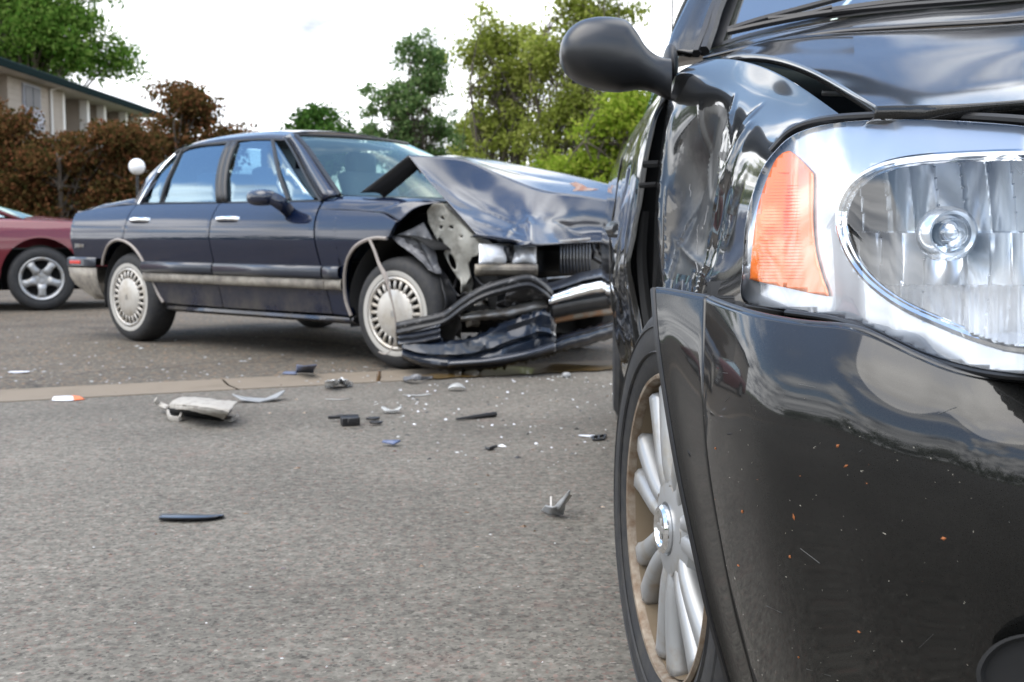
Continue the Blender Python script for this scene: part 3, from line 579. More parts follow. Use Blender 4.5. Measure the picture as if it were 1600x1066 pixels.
gtube([(-.055, .992), (.01, 1.18), (.085, 1.36), (.16, 1.39), (.35, 1.41), (.65, 1.41)], .012, rd, 'window_frame'); gtube([(.18, .992), (.185, 1.15), (.13, 1.385)], .013, rd, 'window_bar')
gtube([(1.59, .99), (1.42, 1.165), (1.125, 1.41)], .014, fd, 'window_bar')
m = MB()
for (a, b) in (((.848, .905), (.64, .695)), ((.909, .965), (.70, .755))): m.grid(np.array([[gh(a[0] + (b[0] - a[0]) * k, .985 + .425 * k) + SN * .002, gh(a[1] + (b[1] - a[1]) * k, .985 + .425 * k) + SN * .002] for k in np.linspace(0, 1, 8)]))
m.build('pillar_trim', M_black, rd, solid=.02)
gtube([(-.04, .994), (.4, .992), (.9, .984)], .008, rd, 'belt_trim'); gtube([(.92, .984), (1.4, .982), (1.93, .978)], .008, fd, 'belt_trim')
# A pillar and windshield
A_o = cr1(np.array([(1.95, .985, .10), (1.72, 1.13, .19), (1.45, 1.31, .31), (1.24, 1.425, .405)]), 14); A_i = cr1(np.array([(2.05, 1.01, .135), (1.82, 1.15, .22), (1.53, 1.32, .335), (1.30, 1.43, .42)]), 14)
m = MB(); m.grid(np.array([[L(a[0], a[2], a[1]), L((a[0] + b[0]) / 2 + .01, (a[2] + b[2]) / 2 - .015, (a[1] + b[1]) / 2 + .01), L(b[0], b[2], b[1])] for a, b in zip(A_o, A_i)])); m.build('pillar', M_navyc, sedan, solid=.02); m = MB(); m.grid(np.array([[L(a[0], 1.88 - a[2], a[1]), L(b[0], 1.88 - b[2], b[1])] for a, b in zip(A_o, A_i)])); m.build('pillar', M_navyc, sedan, solid=.02)
m = MB(); m.tube([L(a[0] - .02, a[2] - .004, a[1] - .01) for a in A_o], .012, 6); m.tube([L(b[0] + .01, b[2] - .002, b[1] + .003) for b in A_i], .014, 6); m.build('pillar_seal', M_black, sedan)
wsh = [[L(b[0] + .01 + bulge, b[2] + (1.88 - 2 * b[2]) * k, b[1] + .004) for k, bulge in ((0, 0), (.12, .05), (.3, .11), (.5, .13), (.7, .11), (.88, .05), (1, 0))] for b in A_i]
m = MB(); m.grid(surf(np.array(wsh)[::3][:5] if False else np.array(wsh), 14, 24)); ws = m.build('windshield', M_wind, sedan)
m = MB(); top = [L(1.30 + b + .012, .42 + 1.04 * k, 1.434) for k, b in ((0, 0), (.12, .05), (.3, .11), (.5, .13), (.7, .11), (.88, .05), (1, 0))]; m.tube(cr1(np.array(top), 20), .012, 6); m.build('windshield_seal', M_black, ws)
m = MB(); m.grid(surf(np.array([[L(-.19, .17 + 1.54 * k, 1.04) - SD * b, L(-.02, .25 + 1.38 * k, 1.27) - SD * b, L(.14, .36 + 1.16 * k, 1.425) - SD * b] for k, b in ((0, 0), (.25, .08), (.5, .11), (.75, .08), (1, 0))]), 12, 8)); m.build('rear_window', M_glass, sedan)
m = MB(); m.grid(np.array([[L(s, 1.88 - np.interp(z, [.985, 1.2, 1.38, 1.44], [.112, .23, .352, .40]), z) for z in (.99, 1.2, 1.39)] for s in (.1, .9)])); m.grid(np.array([[L(1.0, 1.77, .99), L(.85, 1.53, 1.38)], [L(1.85, 1.77, .99), L(1.2, 1.49, 1.39)]])); m.build('far_window', M_glass, sedan)
# inside: dash, seats, steering wheel, headliner
m = MB(); lbox(m, .25, .55, .45, 1.45, .55, 1.02); m.box(L(.32, .94, 1.0), SD * .09 + np.array([0, 0, .0]), SN * .55, np.array([0, 0, .22]) - SD * .06); m.build('rear_seat', M_fabric, sedan, bevel=.06)
for wq in (.55, 1.32):
    m = MB(); m.box(L(1.12, wq, .93), SD * .075, SN * .25, np.array([0, 0, .30]) - SD * .11); m.box(L(1.38, wq, .66), SD * .27, SN * .26, np.array([0, 0, .09])); st = m.build('front_seat', M_fabric, sedan, bevel=.05)
    m = MB(); m.box(L(.96, wq, 1.29), SD * .05, SN * .13, np.array([0, 0, .09])); m.build('headrest', M_fabric, st, bevel=.035)
m = MB(); m.grid(surf(np.array([[L(2.05, .16, .98), L(2.05, .94, 1.0), L(2.05, 1.72, .98)], [L(1.75, .16, 1.0), L(1.72, .94, 1.01), L(1.75, 1.72, 1.0)], [L(1.62, .16, .92), L(1.60, .94, .92), L(1.62, 1.72, .92)], [L(1.62, .16, .62), L(1.60, .94, .62), L(1.62, 1.72, .62)]]), 12, 10)); m.build('dashboard', M_black, sedan, solid=.01)
m = MB(); wc = L(1.52, 1.32, .95); ax = -SD * .85 + np.array([0, 0, .5]); ax /= np.linalg.norm(ax); e2 = np.cross(ax, SN); m.tube([wc + (SN * math.cos(a) + e2 * math.sin(a)) * .18 for a in np.linspace(0, 2 * math.pi, 25)], .014, 6, caps=False); m.tube([wc - SN * .18, wc + SN * .18], .018, 6); m.build('steering_wheel', M_black, sedan)
m = MB(); m.grid(np.array([[L(s, w, 1.425 if abs(w - .94) < .4 else 1.40) for w in (.45, .7, 1.18, 1.43)] for s in (.2, .7, 1.2)])); m.build('headliner', M_roofl, sedan, solid=.01)
# mouldings
for (s0, s1, par) in ((.12, .950, rd), (.965, 2.045, fd), (2.062, 2.200, sedan)):
    m = MB(); m.grid(np.array([[L(s, .010, .585), L(s, -.012, .580), L(s, -.020, .565), L(s, -.020, .530), L(s, -.012, .513), L(s, .012, .508)] for s in (s0, s1)])); m.build('side_moulding', M_strip, par, solid=.004)
    m = MB(); m.grid(np.array([[L(s, .016, .505), L(s, .000, .502), L(s, -.002, .470), L(s, .004, .446), L(s, .03, .442)] for s in (s0 - .005, s1 + .005)])); m.build('lower_trim', M_tan, par, solid=.004)
for arch in (ARCH_R + ARCH_R2, ARCH_F):
    m = MB(); m.tube(cr1(np.array([L(s, wside(z) - .006, z) for s, z in arch]), 40), .011, 6); m.build('arch_trim', M_taupe, sedan)
# wheel housings
for sc, arch in ((-.08, ARCH_R + ARCH_R2), (2.66, None)):
    m = MB(); aa = np.linspace(-.25 if arch else .95, math.pi + .25, 24); rr = .40 if arch else .44
    m.grid(np.array([[L(sc + rr * math.cos(a), w, .33 + rr * math.sin(a)) for w in (.05, .36)] for a in aa])); m.build('wheel_housing', M_void, sedan, solid=.004)
# wheels
def car_wheel(par, c, ax, rad, wid, kind, fw_mat=M_wcover):
    """c: centre of outer face, ax: outward axis"""
    ax = np.asarray(ax, float); ax /= np.linalg.norm(ax); h = wid; rr = rad * .655
    mm_ = MB(); mm_.lathe(c, ax, [(rr, -h * .9), (rr, -.02), (rr * 1.03, -.004), (rr * 1.10, .003), (rad * .80, .006), (rad * .90, 0), (rad * .955, -.016), (rad * .985, -.038), (rad, -.06), (rad * 1.004, -h * .5), (rad, -h + .05), (rad * .975, -h + .02), (rad * .9, -h), (rr, -h * .95)], 64)
    w_ = MB()
    t = mm_.build('tyre', M_rubber, par)
    if kind == 'cover':
        w_.lathe(c, ax, [(rr * 1.02, .0045), (rr * 1.12, .0075), (rr * 1.16, .0065)], 64); w_.build('white_ring', M_white, t)
        q = MB(); q.lathe(c, ax, [(rr * .99, -.012), (rr * 1.0, .004), (rr * .95, .010), (rr * .905, .004), (rr * .90, -.012)], 64)
        q.lathe(c, ax, [(rr * .66, -.010), (rr * .655, .006), (rr * .60, .014), (rr * .30, .020), (rr * .13, .023), (.0, .024)], 48)
        cov = q.build('wheel_cover', fw_mat, par)
        q = MB(); q.lathe(c, ax, [(rr * .95, -.018), (rr * .0, -.018)], 40); q.build('cover_back', M_void, cov)
        a_ = np.cross(ax, (0, 0, 1)); a_ /= np.linalg.norm(a_); b_ = np.cross(a_, ax)
        for k in range(24):
            an = 2 * math.pi * k / 24; e = a_ * math.cos(an) + b_ * math.sin(an); tn = -a_ * math.sin(an) + b_ * math.cos(an); q = MB()
            q.grid(np.array([[c + e * (rr * r_) + tn * (wd_ * s_) + ax * (hh - abs(s_) * .010) for s_ in (-1, -.4, .4, 1)] for r_, wd_, hh in ((.62, .009, .012), (.75, .011, .011), (.93, .0125, .005))])); q.build('fin', fw_mat, cov, solid=.003)
        q = MB(); q.box(c + ax * .0245, a_ * .012, b_ * .018, ax * .0012); q.build('emblem', M_red if False else M_steel, cov)
    else:
        q = MB(); q.lathe(c, ax, [(rr * 1.02, .004), (rr * .99, .008), (rr * .90, -.002), (rr * .86, -.03), (rr * .84, -.10)], 64); rim = q.build('rim', M_alloy, par)
        q = MB(); q.lathe(c, ax, [(rr * .84, -.10), (0, -.10)], 32); q.build('rim_back', M_void, rim)
        a_ = np.cross(ax, (0, 0, 1)); a_ /= np.linalg.norm(a_); b_ = np.cross(a_, ax)
        q = MB(); q.lathe(c, ax, [(rr * .34, -.02), (rr * .32, -.004), (rr * .12, -.002), (rr * .1, -.01), (0, -.01)], 30); q.build('hub', M_alloy, rim)
        for k in range(5):
            an = 2 * math.pi * k / 5 - .31; e = a_ * math.cos(an) + b_ * math.sin(an); tn = -a_ * math.sin(an) + b_ * math.cos(an); q = MB()
            q.grid(np.array([[c + e * (rr * r_) + tn * (rr * wd_ * s_) + ax * (hh - abs(s_) ** 3 * .02) for s_ in (-1, -.6, 0, .6, 1)] for r_, wd_, hh in ((.26, .26, -.002), (.5, .17, .002), (.7, .16, .002), (.9, .24, -.004))])); q.build('spoke', M_alloy, rim, solid=.01)
            q = MB(); q.lathe(c + e * rr * .22 + ax * .0, ax, [(0, .004), (rr * .045, .004), (rr * .05, -.006)], 10); q.build('lug_nut', M_steel, rim)
    return t
def wheel_group(par, name, c, ax, rad, wid, kind):
    """a wheel is one part whose own pieces are sub-parts"""
    before = set(bpy.data.objects); car_wheel(par, np.asarray(c, float), ax, rad, wid, kind); new = [o for o in bpy.data.objects if o not in before]
    hub = [o for o in new if o.name.startswith('tyre')][0]; hub.name = name
    for o in new:
        if o is not hub: o.parent = hub
    return hub
wheel_group(sedan, 'wheel', L(-.083, .01, .322), -SN, .322, .21, 'cover')
axf = -SN * math.cos(R(3)) + SD * math.sin(R(3)); wheel_group(sedan, 'wheel', L(2.655, .012, .322), axf, .325, .21, 'cover')
m = MB(); m.lathe(L(-.083, 1.87, .322), SN, [(0, 0), (.2, .0), (.29, 0), (.322, -.05), (.322, -.17), (.28, -.2), (0, -.2)], 30); m.build('wheel', M_rubber, sedan)
m = MB(); m.lathe(L(2.655, 1.80, .322), SN, [(0, 0), (.2, .0), (.29, 0), (.322, -.05), (.322, -.17), (.28, -.2), (0, -.2)], 30); m.build('wheel', M_rubber, sedan)
# rear bumper with its red side marker
rbp = [[(-.90, .03), (-.93, .0), (-.70, -.014), (-.495, -.008)], ]
def rb(z, inset, tuck): return [L(-.93 + tuck, 1.5, z), L(-.955 + tuck, .9, z), L(-.955 + tuck, .30, z), L(-.945 + tuck, .06 + inset, z), L(-.905 + tuck, .0 + inset, z), L(-.80 + tuck * .6, -.014 + inset, z), L(-.65, -.012 + inset, z), L(-.495, -.006 + inset, z)]
m = MB(); m.grid(np.array([rb(.603, .04, .06), rb(.600, .012, .01), rb(.590, .002, 0), rb(.540, 0, 0), rb(.530, .010, .012)])); q_ = m.build('rear_bumper', M_strip, sedan, solid=.004)
m = MB(); m.grid(np.array([rb(.524, .006, .01), rb(.46, .010, .02), rb(.40, .022, .06), rb(.33, .05, .18), rb(.285, .09, .30)])); m.build('bumper_cover', M_tan, q_, solid=.004)
m = MB(); m.box(L(-.765, -.014, .565), SD * .075, SN * .006, np.array([0, 0, .014])); m.build('marker_lamp', M_red, q_, bevel=.004)
m = MB(); 
for k in range(6): m.box(L(-.755 + k * .021, -.0105, .690), SD * .006, SN * .003, np.array([0, 0, .016 if k in (0, 2) else .011]))
m.build('badge', M_steel, sedan)
# door mirror
m = MB(); m.ball(SW(409, 309, -.10), SD * .10, SN * .075, (0, 0, .052), pw=.75); mr_ = m.build('mirror', M_navyc, sedan)
m = MB(); m.tube(cr1(np.array([SW(424, 309, -.09), SW(440, 319, -.04), SW(453, 333, .05)]), 10), [.042, .044, .045, .046, .046, .045, .044, .043, .042, .04], 10, flat=.7); m.build('mirror_arm', M_navyc, mr_)
# ---- crushed front
m = MB(); ff = side_patch(m, [(2.072, .295), (2.16, .292)] + ARCH_F, [(1.965, .925), (2.32, .912), (2.545, .893), (2.668, .845)], 60, 26)
ft = np.array([[L(1.965, .052, .925), L(1.96, .085, .965), L(1.955, .125, .99)], [L(2.10, .05, .922), L(2.10, .085, .972), L(2.10, .15, 1.004)], [L(2.32, .047, .914), L(2.34, .08, .962), L(2.36, .15, .992)], [L(2.545, .043, .894), L(2.58, .08, .955), L(2.62, .15, .982)], [L(2.668, .035, .846), L(2.76, .085, .925), L(2.90, .16, .957)]])
m.grid(folds(surf(ft, 40, 14), [(.75, .1, .95, .9, .05, .012), (.55, .0, .80, .5, .06, -.010)], .003, 5, 3)); ffo = m.build('front_fender', M_navyc, sedan, solid=.004)
# plastic liner and torn flap behind the arch
m = MB(); lin = np.array([[SW(612, 372, .05), SW(635, 362, .10), SW(662, 348, .16)], [SW(625, 385, .03), SW(648, 383, .10), SW(674, 370, .16)], [SW(648, 402, .03), SW(664, 402, .08), SW(680, 394, .14)], [SW(670, 422, .05), SW(680, 428, .08), SW(690, 430, .12)]])
m.grid(folds(surf(lin, 30, 26), [(.1, .2, .9, .4, .06, .02), (.1, .7, .8, .6, .06, -.02), (.2, .0, .3, 1, .05, .015)], .012, 12, 8)); m.build('torn_liner', M_scuff, sedan, solid=.004)
m = MB(); lin = np.array([[SW(682, 424, .14), SW(698, 436, .22)], [SW(688, 440, .10), SW(710, 456, .22)], [SW(694, 470, .06), SW(718, 490, .25)], [SW(690, 510, .08), SW(720, 530, .3)]]); m.grid(folds(surf(lin, 24, 12), [(.1, .5, .9, .4, .1, .03)], .015, 9, 2)); m.build('splash_shield', M_black, sedan, solid=.004)
# bare inner fender with its holes
def fi(u, v): return SW(u, v, .19 + .0006 * (u - 690) + .015 * math.sin(u * .11) * math.sin(v * .07))
inner_poly = [(668, 330), (678, 318), (692, 318), (706, 334), (724, 352), (742, 372), (757, 386), (752, 398), (738, 402), (732, 412), (736, 432), (728, 446), (716, 436), (704, 416), (692, 392), (680, 368), (670, 348)]
m = sheet(inner_poly, fi, [ell(690, 384, 5, 13, 14, -.25), ell(707, 409, 5, 13, 14, -.35), ell(692, 341, 4, 2, 10, .6), ell(690, 355, 2.5, 3.5, 10, .3), ell(706, 355, 3.5, 2.5, 10, .5), ell(722, 370, 2, 1.5, 8)], 5); m.build('inner_fender', M_inner, sedan, solid=.012)
m = MB(); m.grid(surf(np.array([[fi(692, 318) , fi(724, 352), fi(757, 386)], [SW(698, 318, .36), SW(736, 352, .42), SW(772, 384, .42)]]), 6, 14)); m.build('inner_flange', M_inner, sedan, solid=.006)
# engine bay darkness behind the gaps
m = MB(); m.add([SS(700, 318, 2.75), SS(960, 330, 2.75), SS(960, 520, 2.75), SS(700, 520, 2.75)], [(0, 1, 2, 3)]); m.add([L(2.2, .45, .3), L(2.75, .45, .3), L(2.75, .45, .9), L(2.2, .45, .9)], [(0, 1, 2, 3)]); m.build('engine_bay', M_void, sedan, solid=.01)
# hood, buckled into a tent
r0 = [L(2.632, .15, 1.229), SW(681, 245, .36), SW(725, 249, .56), SW(765, 267, .68), SW(805, 284, .78), SW(848, 300, .88), SW(900, 306, 1.12), SW(965, 317, 1.45)]
r1 = [SW(672, 285, .15), SW(700, 298, .30), SW(735, 304, .46), SW(772, 314, .56), SW(806, 324, .62), SW(840, 334, .68), SW(900, 336, 1.06), SW(965, 344, 1.40)]
r15 = [SW(708, 325, .15), SW(730, 332, .25), SW(756, 338, .36), SW(783, 344, .44), SW(808, 350, .50), SW(838, 356, .50), SW(897, 360, 1.02), SW(965, 364, 1.38)]
r2 = [L(3.16, .15, .773), SS(758, 369, 3.20), SS(775, 371, 3.24), SS(792, 374, 3.28), SS(812, 377, 3.33), SS(836, 383, 3.42), SS(897, 379, 3.36), SS(965, 377, 3.34)]
r3 = [p - SD * .05 - np.array([0, 0, .012]) for p in r2]
H = relax(surf(np.array([r0, r1, r15, r2]), 46, 90), 20)
H = folds(H, [(.45, .665, .99, .675, .012, .022), (.55, .30, .72, .60, .02, -.010), (.30, .20, .50, .36, .012, .006), (.60, .66, .95, .42, .02, .010), (.48, .80, .78, .90, .03, -.022), (.80, .15, .90, .62, .02, .008)], .0012, 5, 4)
m = MB(); m.grid(H); m.grid(np.concatenate([H[-1:], cr1(np.array(r3), 90)[None]]))
b0 = [L(2.46, .42, 1.14), SW(690, 243.6, .75), SW(738, 246.5, .95), SW(778, 252, 1.22), SW(822, 260, 1.42), SW(872, 269, 1.55), SW(918, 280, 1.66), SW(968, 293, 1.74)]
T0 = surf(np.array([r0, [(a * .5 + b * .5) + np.array([0, 0, .004]) for a, b in zip(r0, b0)], b0]), 20, 90); T0 = relax(T0, 20); T0[0] = H[0]
T0 = folds(T0, [(.3, .3, .6, .8, .08, .006)], .0008, 4, 6); m.grid(T0)
hood = m.build('hood', M_hood, sedan, solid=.004)
def topx(p): d_ = np.asarray(p) - EYE; zd = d_ @ FW; return 800 + F * d_[0] / zd, 533 - F * (d_ @ UP) / zd
def patch_on(P, poly, off, name, mt, par):
    N_ = normals(P); m_ = MB(); keep = {}; vs_ = []; fs_ = []
    for i in range(P.shape[0]):
        for j in range(P.shape[1]):
            if inpoly(*topx(P[i, j]), poly): n_ = N_[i, j]; n_ = n_ if n_ @ (EYE - P[i, j]) > 0 else -n_; keep[i, j] = len(vs_); vs_.append(P[i, j] + n_ * off)
    for (i, j) in keep:
        q = [(i, j), (i + 1, j), (i + 1, j + 1), (i, j + 1)]
        if all(x in keep for x in q): fs_.append(tuple(keep[x] for x in q))
    return m_.add(vs_, fs_).build(name, mt, par) if fs_ else None
T1 = surf(T0, 120, 300)
patch_on(T1, [(889, 287), (900, 285), (912, 290), (918, 294), (938, 297), (922, 299), (904, 299), (893, 300), (899, 294)], .0035, 'rust_patch', mat('flaked_primer', (.22, .10, .06), .8, var=(30, (.32, .26, .22), .45, .6)), hood)
# rear lip of the hood, torn loose: the dark strip that climbs to the peak
m = MB(); a_ = [SW(563, 301, .15), SW(600, 273, .15), SW(638, 243, .15)]; b_ = [SW(590, 301, .19), SW(619, 277, .19), SW(648, 252, .19)]; c_ = [q + SN * .05 - np.array([0, 0, .03]) for q in b_]
m.grid(surf(np.array([a_, b_, c_]), 6, 14)); m.build('hood_edge', M_black, hood, solid=.008)
m = MB(); m.tube([SW(607, 300, .3), SW(612, 282, .35), SW(618, 276, .4)], .012, 6); m.build('hinge', M_black, hood)
m = MB(); m.grid(surf(np.array([[L(2.03, .14, 1.005), L(2.12, .94, 1.02), L(2.03, 1.74, 1.005)], [L(2.25, .15, .995), L(2.35, .94, .98), L(2.25, 1.72, .98)], [L(2.6, .16, .985), L(2.7, .94, .95), L(2.6, 1.70, .95)]]), 8, 12)); m.build('cowl', M_black, sedan, solid=.004)
# headlamp, trims and grille
def quad(u0, v0, u1, v1, s, tilt=0.): return [SS(u0, v0, s), SS(u1, v0 + tilt, s), SS(u1, v1 + tilt, s), SS(u0, v1, s)]
hl = MB()
for (u0, u1, v0, v1, sd_) in ((749, 796, 381, 413, 1), (797, 838, 383, 413, 2)):
    pts_ = np.array([[SS(u0 + (u1 - u0) * i, v0 + (v1 - v0) * j, 3.20 + .10 * i * (sd_ - 1) + .035 * (1 - (2 * i - 1) ** 2) * (1 - (2 * j - 1) ** 2) + .05 * j) for j in np.linspace(0, 1, 8)] for i in np.linspace(0, 1, 12)])
    hl.grid(folds(pts_, [(.2, .1, .5, .9, .12, .02), (.6, .2, .9, .8, .1, -.01)], .004, 14, sd_))
hlo = hl.build('headlight', M_lampch, sedan, solid=.004)
m = MB(); m.grid(np.array([[SS(u, v, s) for v in (384, 398, 411)] for u, s in ((788, 3.235), (794, 3.26), (802, 3.25))])); m.build('lamp_divider', M_black, hlo, solid=.01)
m = MB(); m.grid(surf(np.array([[SS(u, v, s + ds) for v, ds in ((414, 0), (420, .02), (430, 0))] for u, s in ((742, 3.16), (780, 3.24), (812, 3.32), (840, 3.38))]), 12, 6)); m.build('turn_lamp', M_tan, hlo, solid=.01)
m = MB(); m.grid(surf(np.array([[SS(u, v, s) for v in (384, 408, 432)] for u, s in ((838, 3.20), (880, 3.22), (960, 3.22))]), 6, 6)); gr = m.build('grille', M_black, sedan, solid=.01)
m = MB(); m.tube([SS(873, 378, 3.36), SS(921, 373.5, 3.36)], .010, 6); m.tube([SS(850, 436, 3.30), SS(900, 432, 3.36), SS(945, 424, 3.36)], .008, 6); m.build('grille_frame', M_steel, gr)
for k in range(10):
    u = 876 + k * 5.0; s = 3.33 - .0 * k; m = MB(); m.grid(np.array([[SS(u - 1.4 + q, v, s + dd) for q, dd in ((0, -.03), (1.2, .012), (2.4, .012), (3.0, -.03))] for v in ((380 - k * .4), 405, 428 - k * .2)])); m.build('slat', M_strip, gr, solid=.003)
m = MB(); m.tube([SS(924, 376, 3.3), SS(928, 392, 3.32), SS(926, 402, 3.3), SS(938, 410, 3.3)], .012, 6); m.tube([SS(935, 378, 3.3), SS(938, 398, 3.28)], .01, 6); m.build('broken_bracket', M_black, gr)
# bumper: torn impact strip, crumpled cover, beam, valance
def ribbon(keys, rows, n_=60, solid=.006, name='bumper', mt=M_strip, par=sedan, fl=(), na=0., seed=0, rag=0.):
    """keys: (u, v, s); rows: (dv, ds)"""
    P = np.array([[SS(u, v + dv * (kk[0] if kk else 1), s + ds) for dv, ds in rows] for (u, v, s, *kk) in keys]); P = surf(P, n_, 16)
    if fl or na: P = folds(P, fl, na, 9, seed)
    if rag:
        for i in range(len(P)):
            for e_, sg in ((0, 1), (1, .5), (-1, -1), (-2, -.5)): P[i, e_] += np.array([0, 0, rag * sg * mnoise.noise(Vector((i * .35 + seed, e_ % 3, 3))) ])
    m_ = MB(); m_.grid(P); return m_.build(name, mt, par, solid=solid)
bmp = ribbon([(619, 512, 2.80), (650, 505, 2.92), (692, 495, 3.06), (722, 474, 3.18), (752, 456, 3.28), (790, 444, 3.36), (826, 437, 3.42), (848, 448, 3.46), (864, 462, 3.46)], [(-6, -.08), (-8, -.03), (-5, .010), (0, .014), (3, .006), (8, .018), (13, .002), (14, -.05)], 80, name='front_bumper', mt=M_scstrip, fl=[(.0, .35, 1, .35, .05, .006)], na=.002)
ribbon([(622, 526, 2.80), (655, 522, 2.92), (688, 515, 3.04)], [(-10, .01), (-6, .03), (-3, .015), (2, .03), (7, .015), (13, .025), (18, -.02)], 24, name='bumper_end', mt=M_strip, par=bmp, na=.003)
ribbon([(668, 520, 2.96), (676, 527, 3.0), (690, 529, 3.05), (691, 546, 3.05)], [(0, 0), (8, -.02), (14, -.04)], 16, name='bumper_tab', mt=M_navyc, par=bmp, na=.003)
ribbon([(628, 531, 2.83, 28), (660, 535, 2.95, 36), (696, 534, 3.09, 44), (735, 529, 3.21, 49), (770, 513, 3.31, 62), (800, 500, 3.38, 68), (828, 490, 3.44, 72), (848, 484, 3.47, 74), (862, 494, 3.47, 60), (869, 506, 3.44, 44)],
       [(-.03, -.07), (0, -.015), (.10, .010), (.30, .014), (.46, .022), (.54, .004), (.62, .012), (.80, .024), (.93, .010), (1.0, -.03), (1.03, -.09)], 110, name='bumper_cover', mt=M_navyd, par=bmp, fl=[(.50, .25, .97, .35, .03, .026), (.40, .62, .95, .60, .02, -.022), (.70, .1, .80, .9, .03, .02), (.84, .1, .90, .9, .025, -.022), (.15, .4, .45, .7, .04, .012), (.3, .15, .5, .5, .02, -.015)], na=.006, seed=4, rag=.035)
ribbon([(846, 546, 3.46, 12), (880, 527, 3.52, 22), (920, 516, 3.54, 23), (968, 502, 3.54, 24)], [(-.2, -.08), (0, 0), (.2, .008), (.55, .012), (.8, .0), (1.0, -.03)], 50, name='valance', mt=M_navyd, par=bmp, fl=[(.1, .4, .9, .4, .08, .006)], na=.004, seed=7, rag=.012)
ribbon([(700, 566, 3.12, 8), (760, 561, 3.30, 9), (820, 551, 3.45, 10), (868, 538, 3.52, 11)], [(-.4, -.02), (0, .024), (.6, .030), (1.0, .01)], 40, name='splitter_edge', mt=M_strip, par=bmp, na=.003, seed=8)
ribbon([(720, 492, 3.14, .7), (760, 487, 3.24, .9), (800, 482, 3.32, 1.2), (842, 471, 3.40, 1.3), (856, 474, 3.42, 1.0)], [(-2, -.03), (0, 0), (7, .015), (12, .0), (14, -.03)], 40, name='foam_beam', mt=M_steel, par=bmp, na=.008, seed=2, rag=.02)
ribbon([(790, 466, 3.24), (820, 456, 3.32), (850, 462, 3.38), (868, 474, 3.40)], [(-12, -.02), (-4, .01), (6, 0), (14, -.02)], 30, name='crushed_plate', mt=M_scuff, par=bmp, na=.014, seed=6, rag=.05)
ribbon([(858, 466, 3.44), (890, 456, 3.47), (925, 447, 3.48), (965, 441, 3.48)], [(-8, -.05), (-6, .0), (0, .03), (8, .035), (12, .02)], 30, name='bumper_strip', mt=M_chrome, par=bmp, na=.003, seed=5)
ribbon([(852, 456, 3.42), (880, 448, 3.44), (915, 437, 3.45), (965, 428, 3.45)], [(-13, -.10), (-4, .0), (0, .02), (3, -.02)], 30, name='bumper_top', mt=M_strip, par=bmp, na=.003, seed=9)
ribbon([(862, 482, 3.45), (900, 474, 3.46), (965, 464, 3.46)], [(-4, .02), (4, .02), (12, .005), (16, -.04)], 30, name='bumper_face', mt=M_black, par=bmp, na=.002)
ribbon([(860, 501, 3.36), (900, 493, 3.38), (965, 484, 3.38)], [(-6, -.02), (-4, .0), (4, .01), (6, -.03)], 24, name='crash_bar', mt=M_rustbar, par=bmp, na=.003)
rw = random.Random(9)
for (pts_, r_) in (([(700, 440, 2.95), (716, 462, 3.0), (728, 458, 3.05), (744, 470, 3.1)], .007), ([(742, 432, 3.05), (756, 446, 3.15), (772, 440, 3.2), (792, 452, 3.22)], .006), ([(716, 430, 2.9), (708, 458, 2.95), (714, 488, 3.0), (728, 502, 3.05)], .009), ([(800, 432, 3.25), (812, 446, 3.3), (838, 440, 3.3)], .006), ([(930, 384, 3.28), (941, 402, 3.3), (936, 424, 3.3)], .007)):
    m = MB(); m.tube(cr1(np.array([SS(*q) for q in pts_]), 20), r_, 6); m.build('wire', M_black, sedan)
for (u, v, s_, w_, h_, mt) in ((728, 446, 3.0, 10, 14, M_inner), (752, 474, 3.12, 12, 6, M_steel), (790, 478, 3.2, 14, 7, M_scuff), (846, 446, 3.3, 7, 10, M_scuff), (738, 505, 3.12, 9, 8, M_tan)):
    P = np.array([[SS(u + w_ * (i - 1) + rw.uniform(-3, 3), v + h_ * (j - 1) + rw.uniform(-3, 3), s_ + rw.uniform(-.04, .04)) for j in range(3)] for i in range(3)]); m = MB(); m.grid(surf(P, 9, 9)); m.build('broken_bracket', mt, sedan, solid=.005, ang=20)
# trim strip torn off the arch, hanging over the wheel
m = MB(); m.tube(cr1(np.array([SW(577, 374, -.02), SW(585, 392, -.04), SW(592, 412, -.05), SW(602, 432, -.06), SW(606, 447, -.06), SW(612, 470, -.06), SW(617, 494, -.055), SW(618, 515, -.05), SW(615, 538, -.05), SW(604, 553, -.05), SW(592, 550, -.05)]), 44), [.012 + .007 * math.exp(-((i - 13) / 3.) ** 2) - .004 * (i > 20) - .003 * (i > 30) for i in range(44)], 6, flat=.6); m.build('hanging_trim', M_taupe, sedan)

# ================================================================== MAROON COUPE at the left edge
MO = G(67, 486); mdv = np.array([.93, .37, 0]); mdv /= np.linalg.norm(mdv); mnv = np.array([-mdv[1], mdv[0], 0])
def K(s, w, z): return MO + mdv * s + mnv * w + np.array([0, 0, z])
coupe = thing('parked_coupe', 'maroon coupe with five spoke alloy wheel parked behind the blue sedan', 'car', MO)
def kw(z): return float(np.interp(z, [.15, .25, .45, .62, .72, .82, .9, .95], [.12, .06, .015, .0, .012, .03, .075, .13]))
def kpatch(mb, low, upp, nu=40, nv=18):
    lo = resamp(low, nu); us = np.array(upp, float); s0, s1 = lo[0, 0], lo[-1, 0]; P = []
    for q in lo:
        zu = np.interp(q[0], us[:, 0], us[:, 1]); row = [K(q[0], kw(q[1]) + .04, q[1])]
        for k in np.linspace(0, 1, nv):
            z = q[1] + (zu - q[1]) * k; row.append(K(q[0], kw(z) + (max(0, abs(q[0] + 1.3) - 1.75) ** 2) * .16, z))
        P.append(row)
    mb.grid(np.array(P))
def karch(c): return [(c + .385 * math.cos(a), .34 + .40 * math.sin(a)) for a in np.linspace(math.pi * .97, .03 * math.pi, 20)]
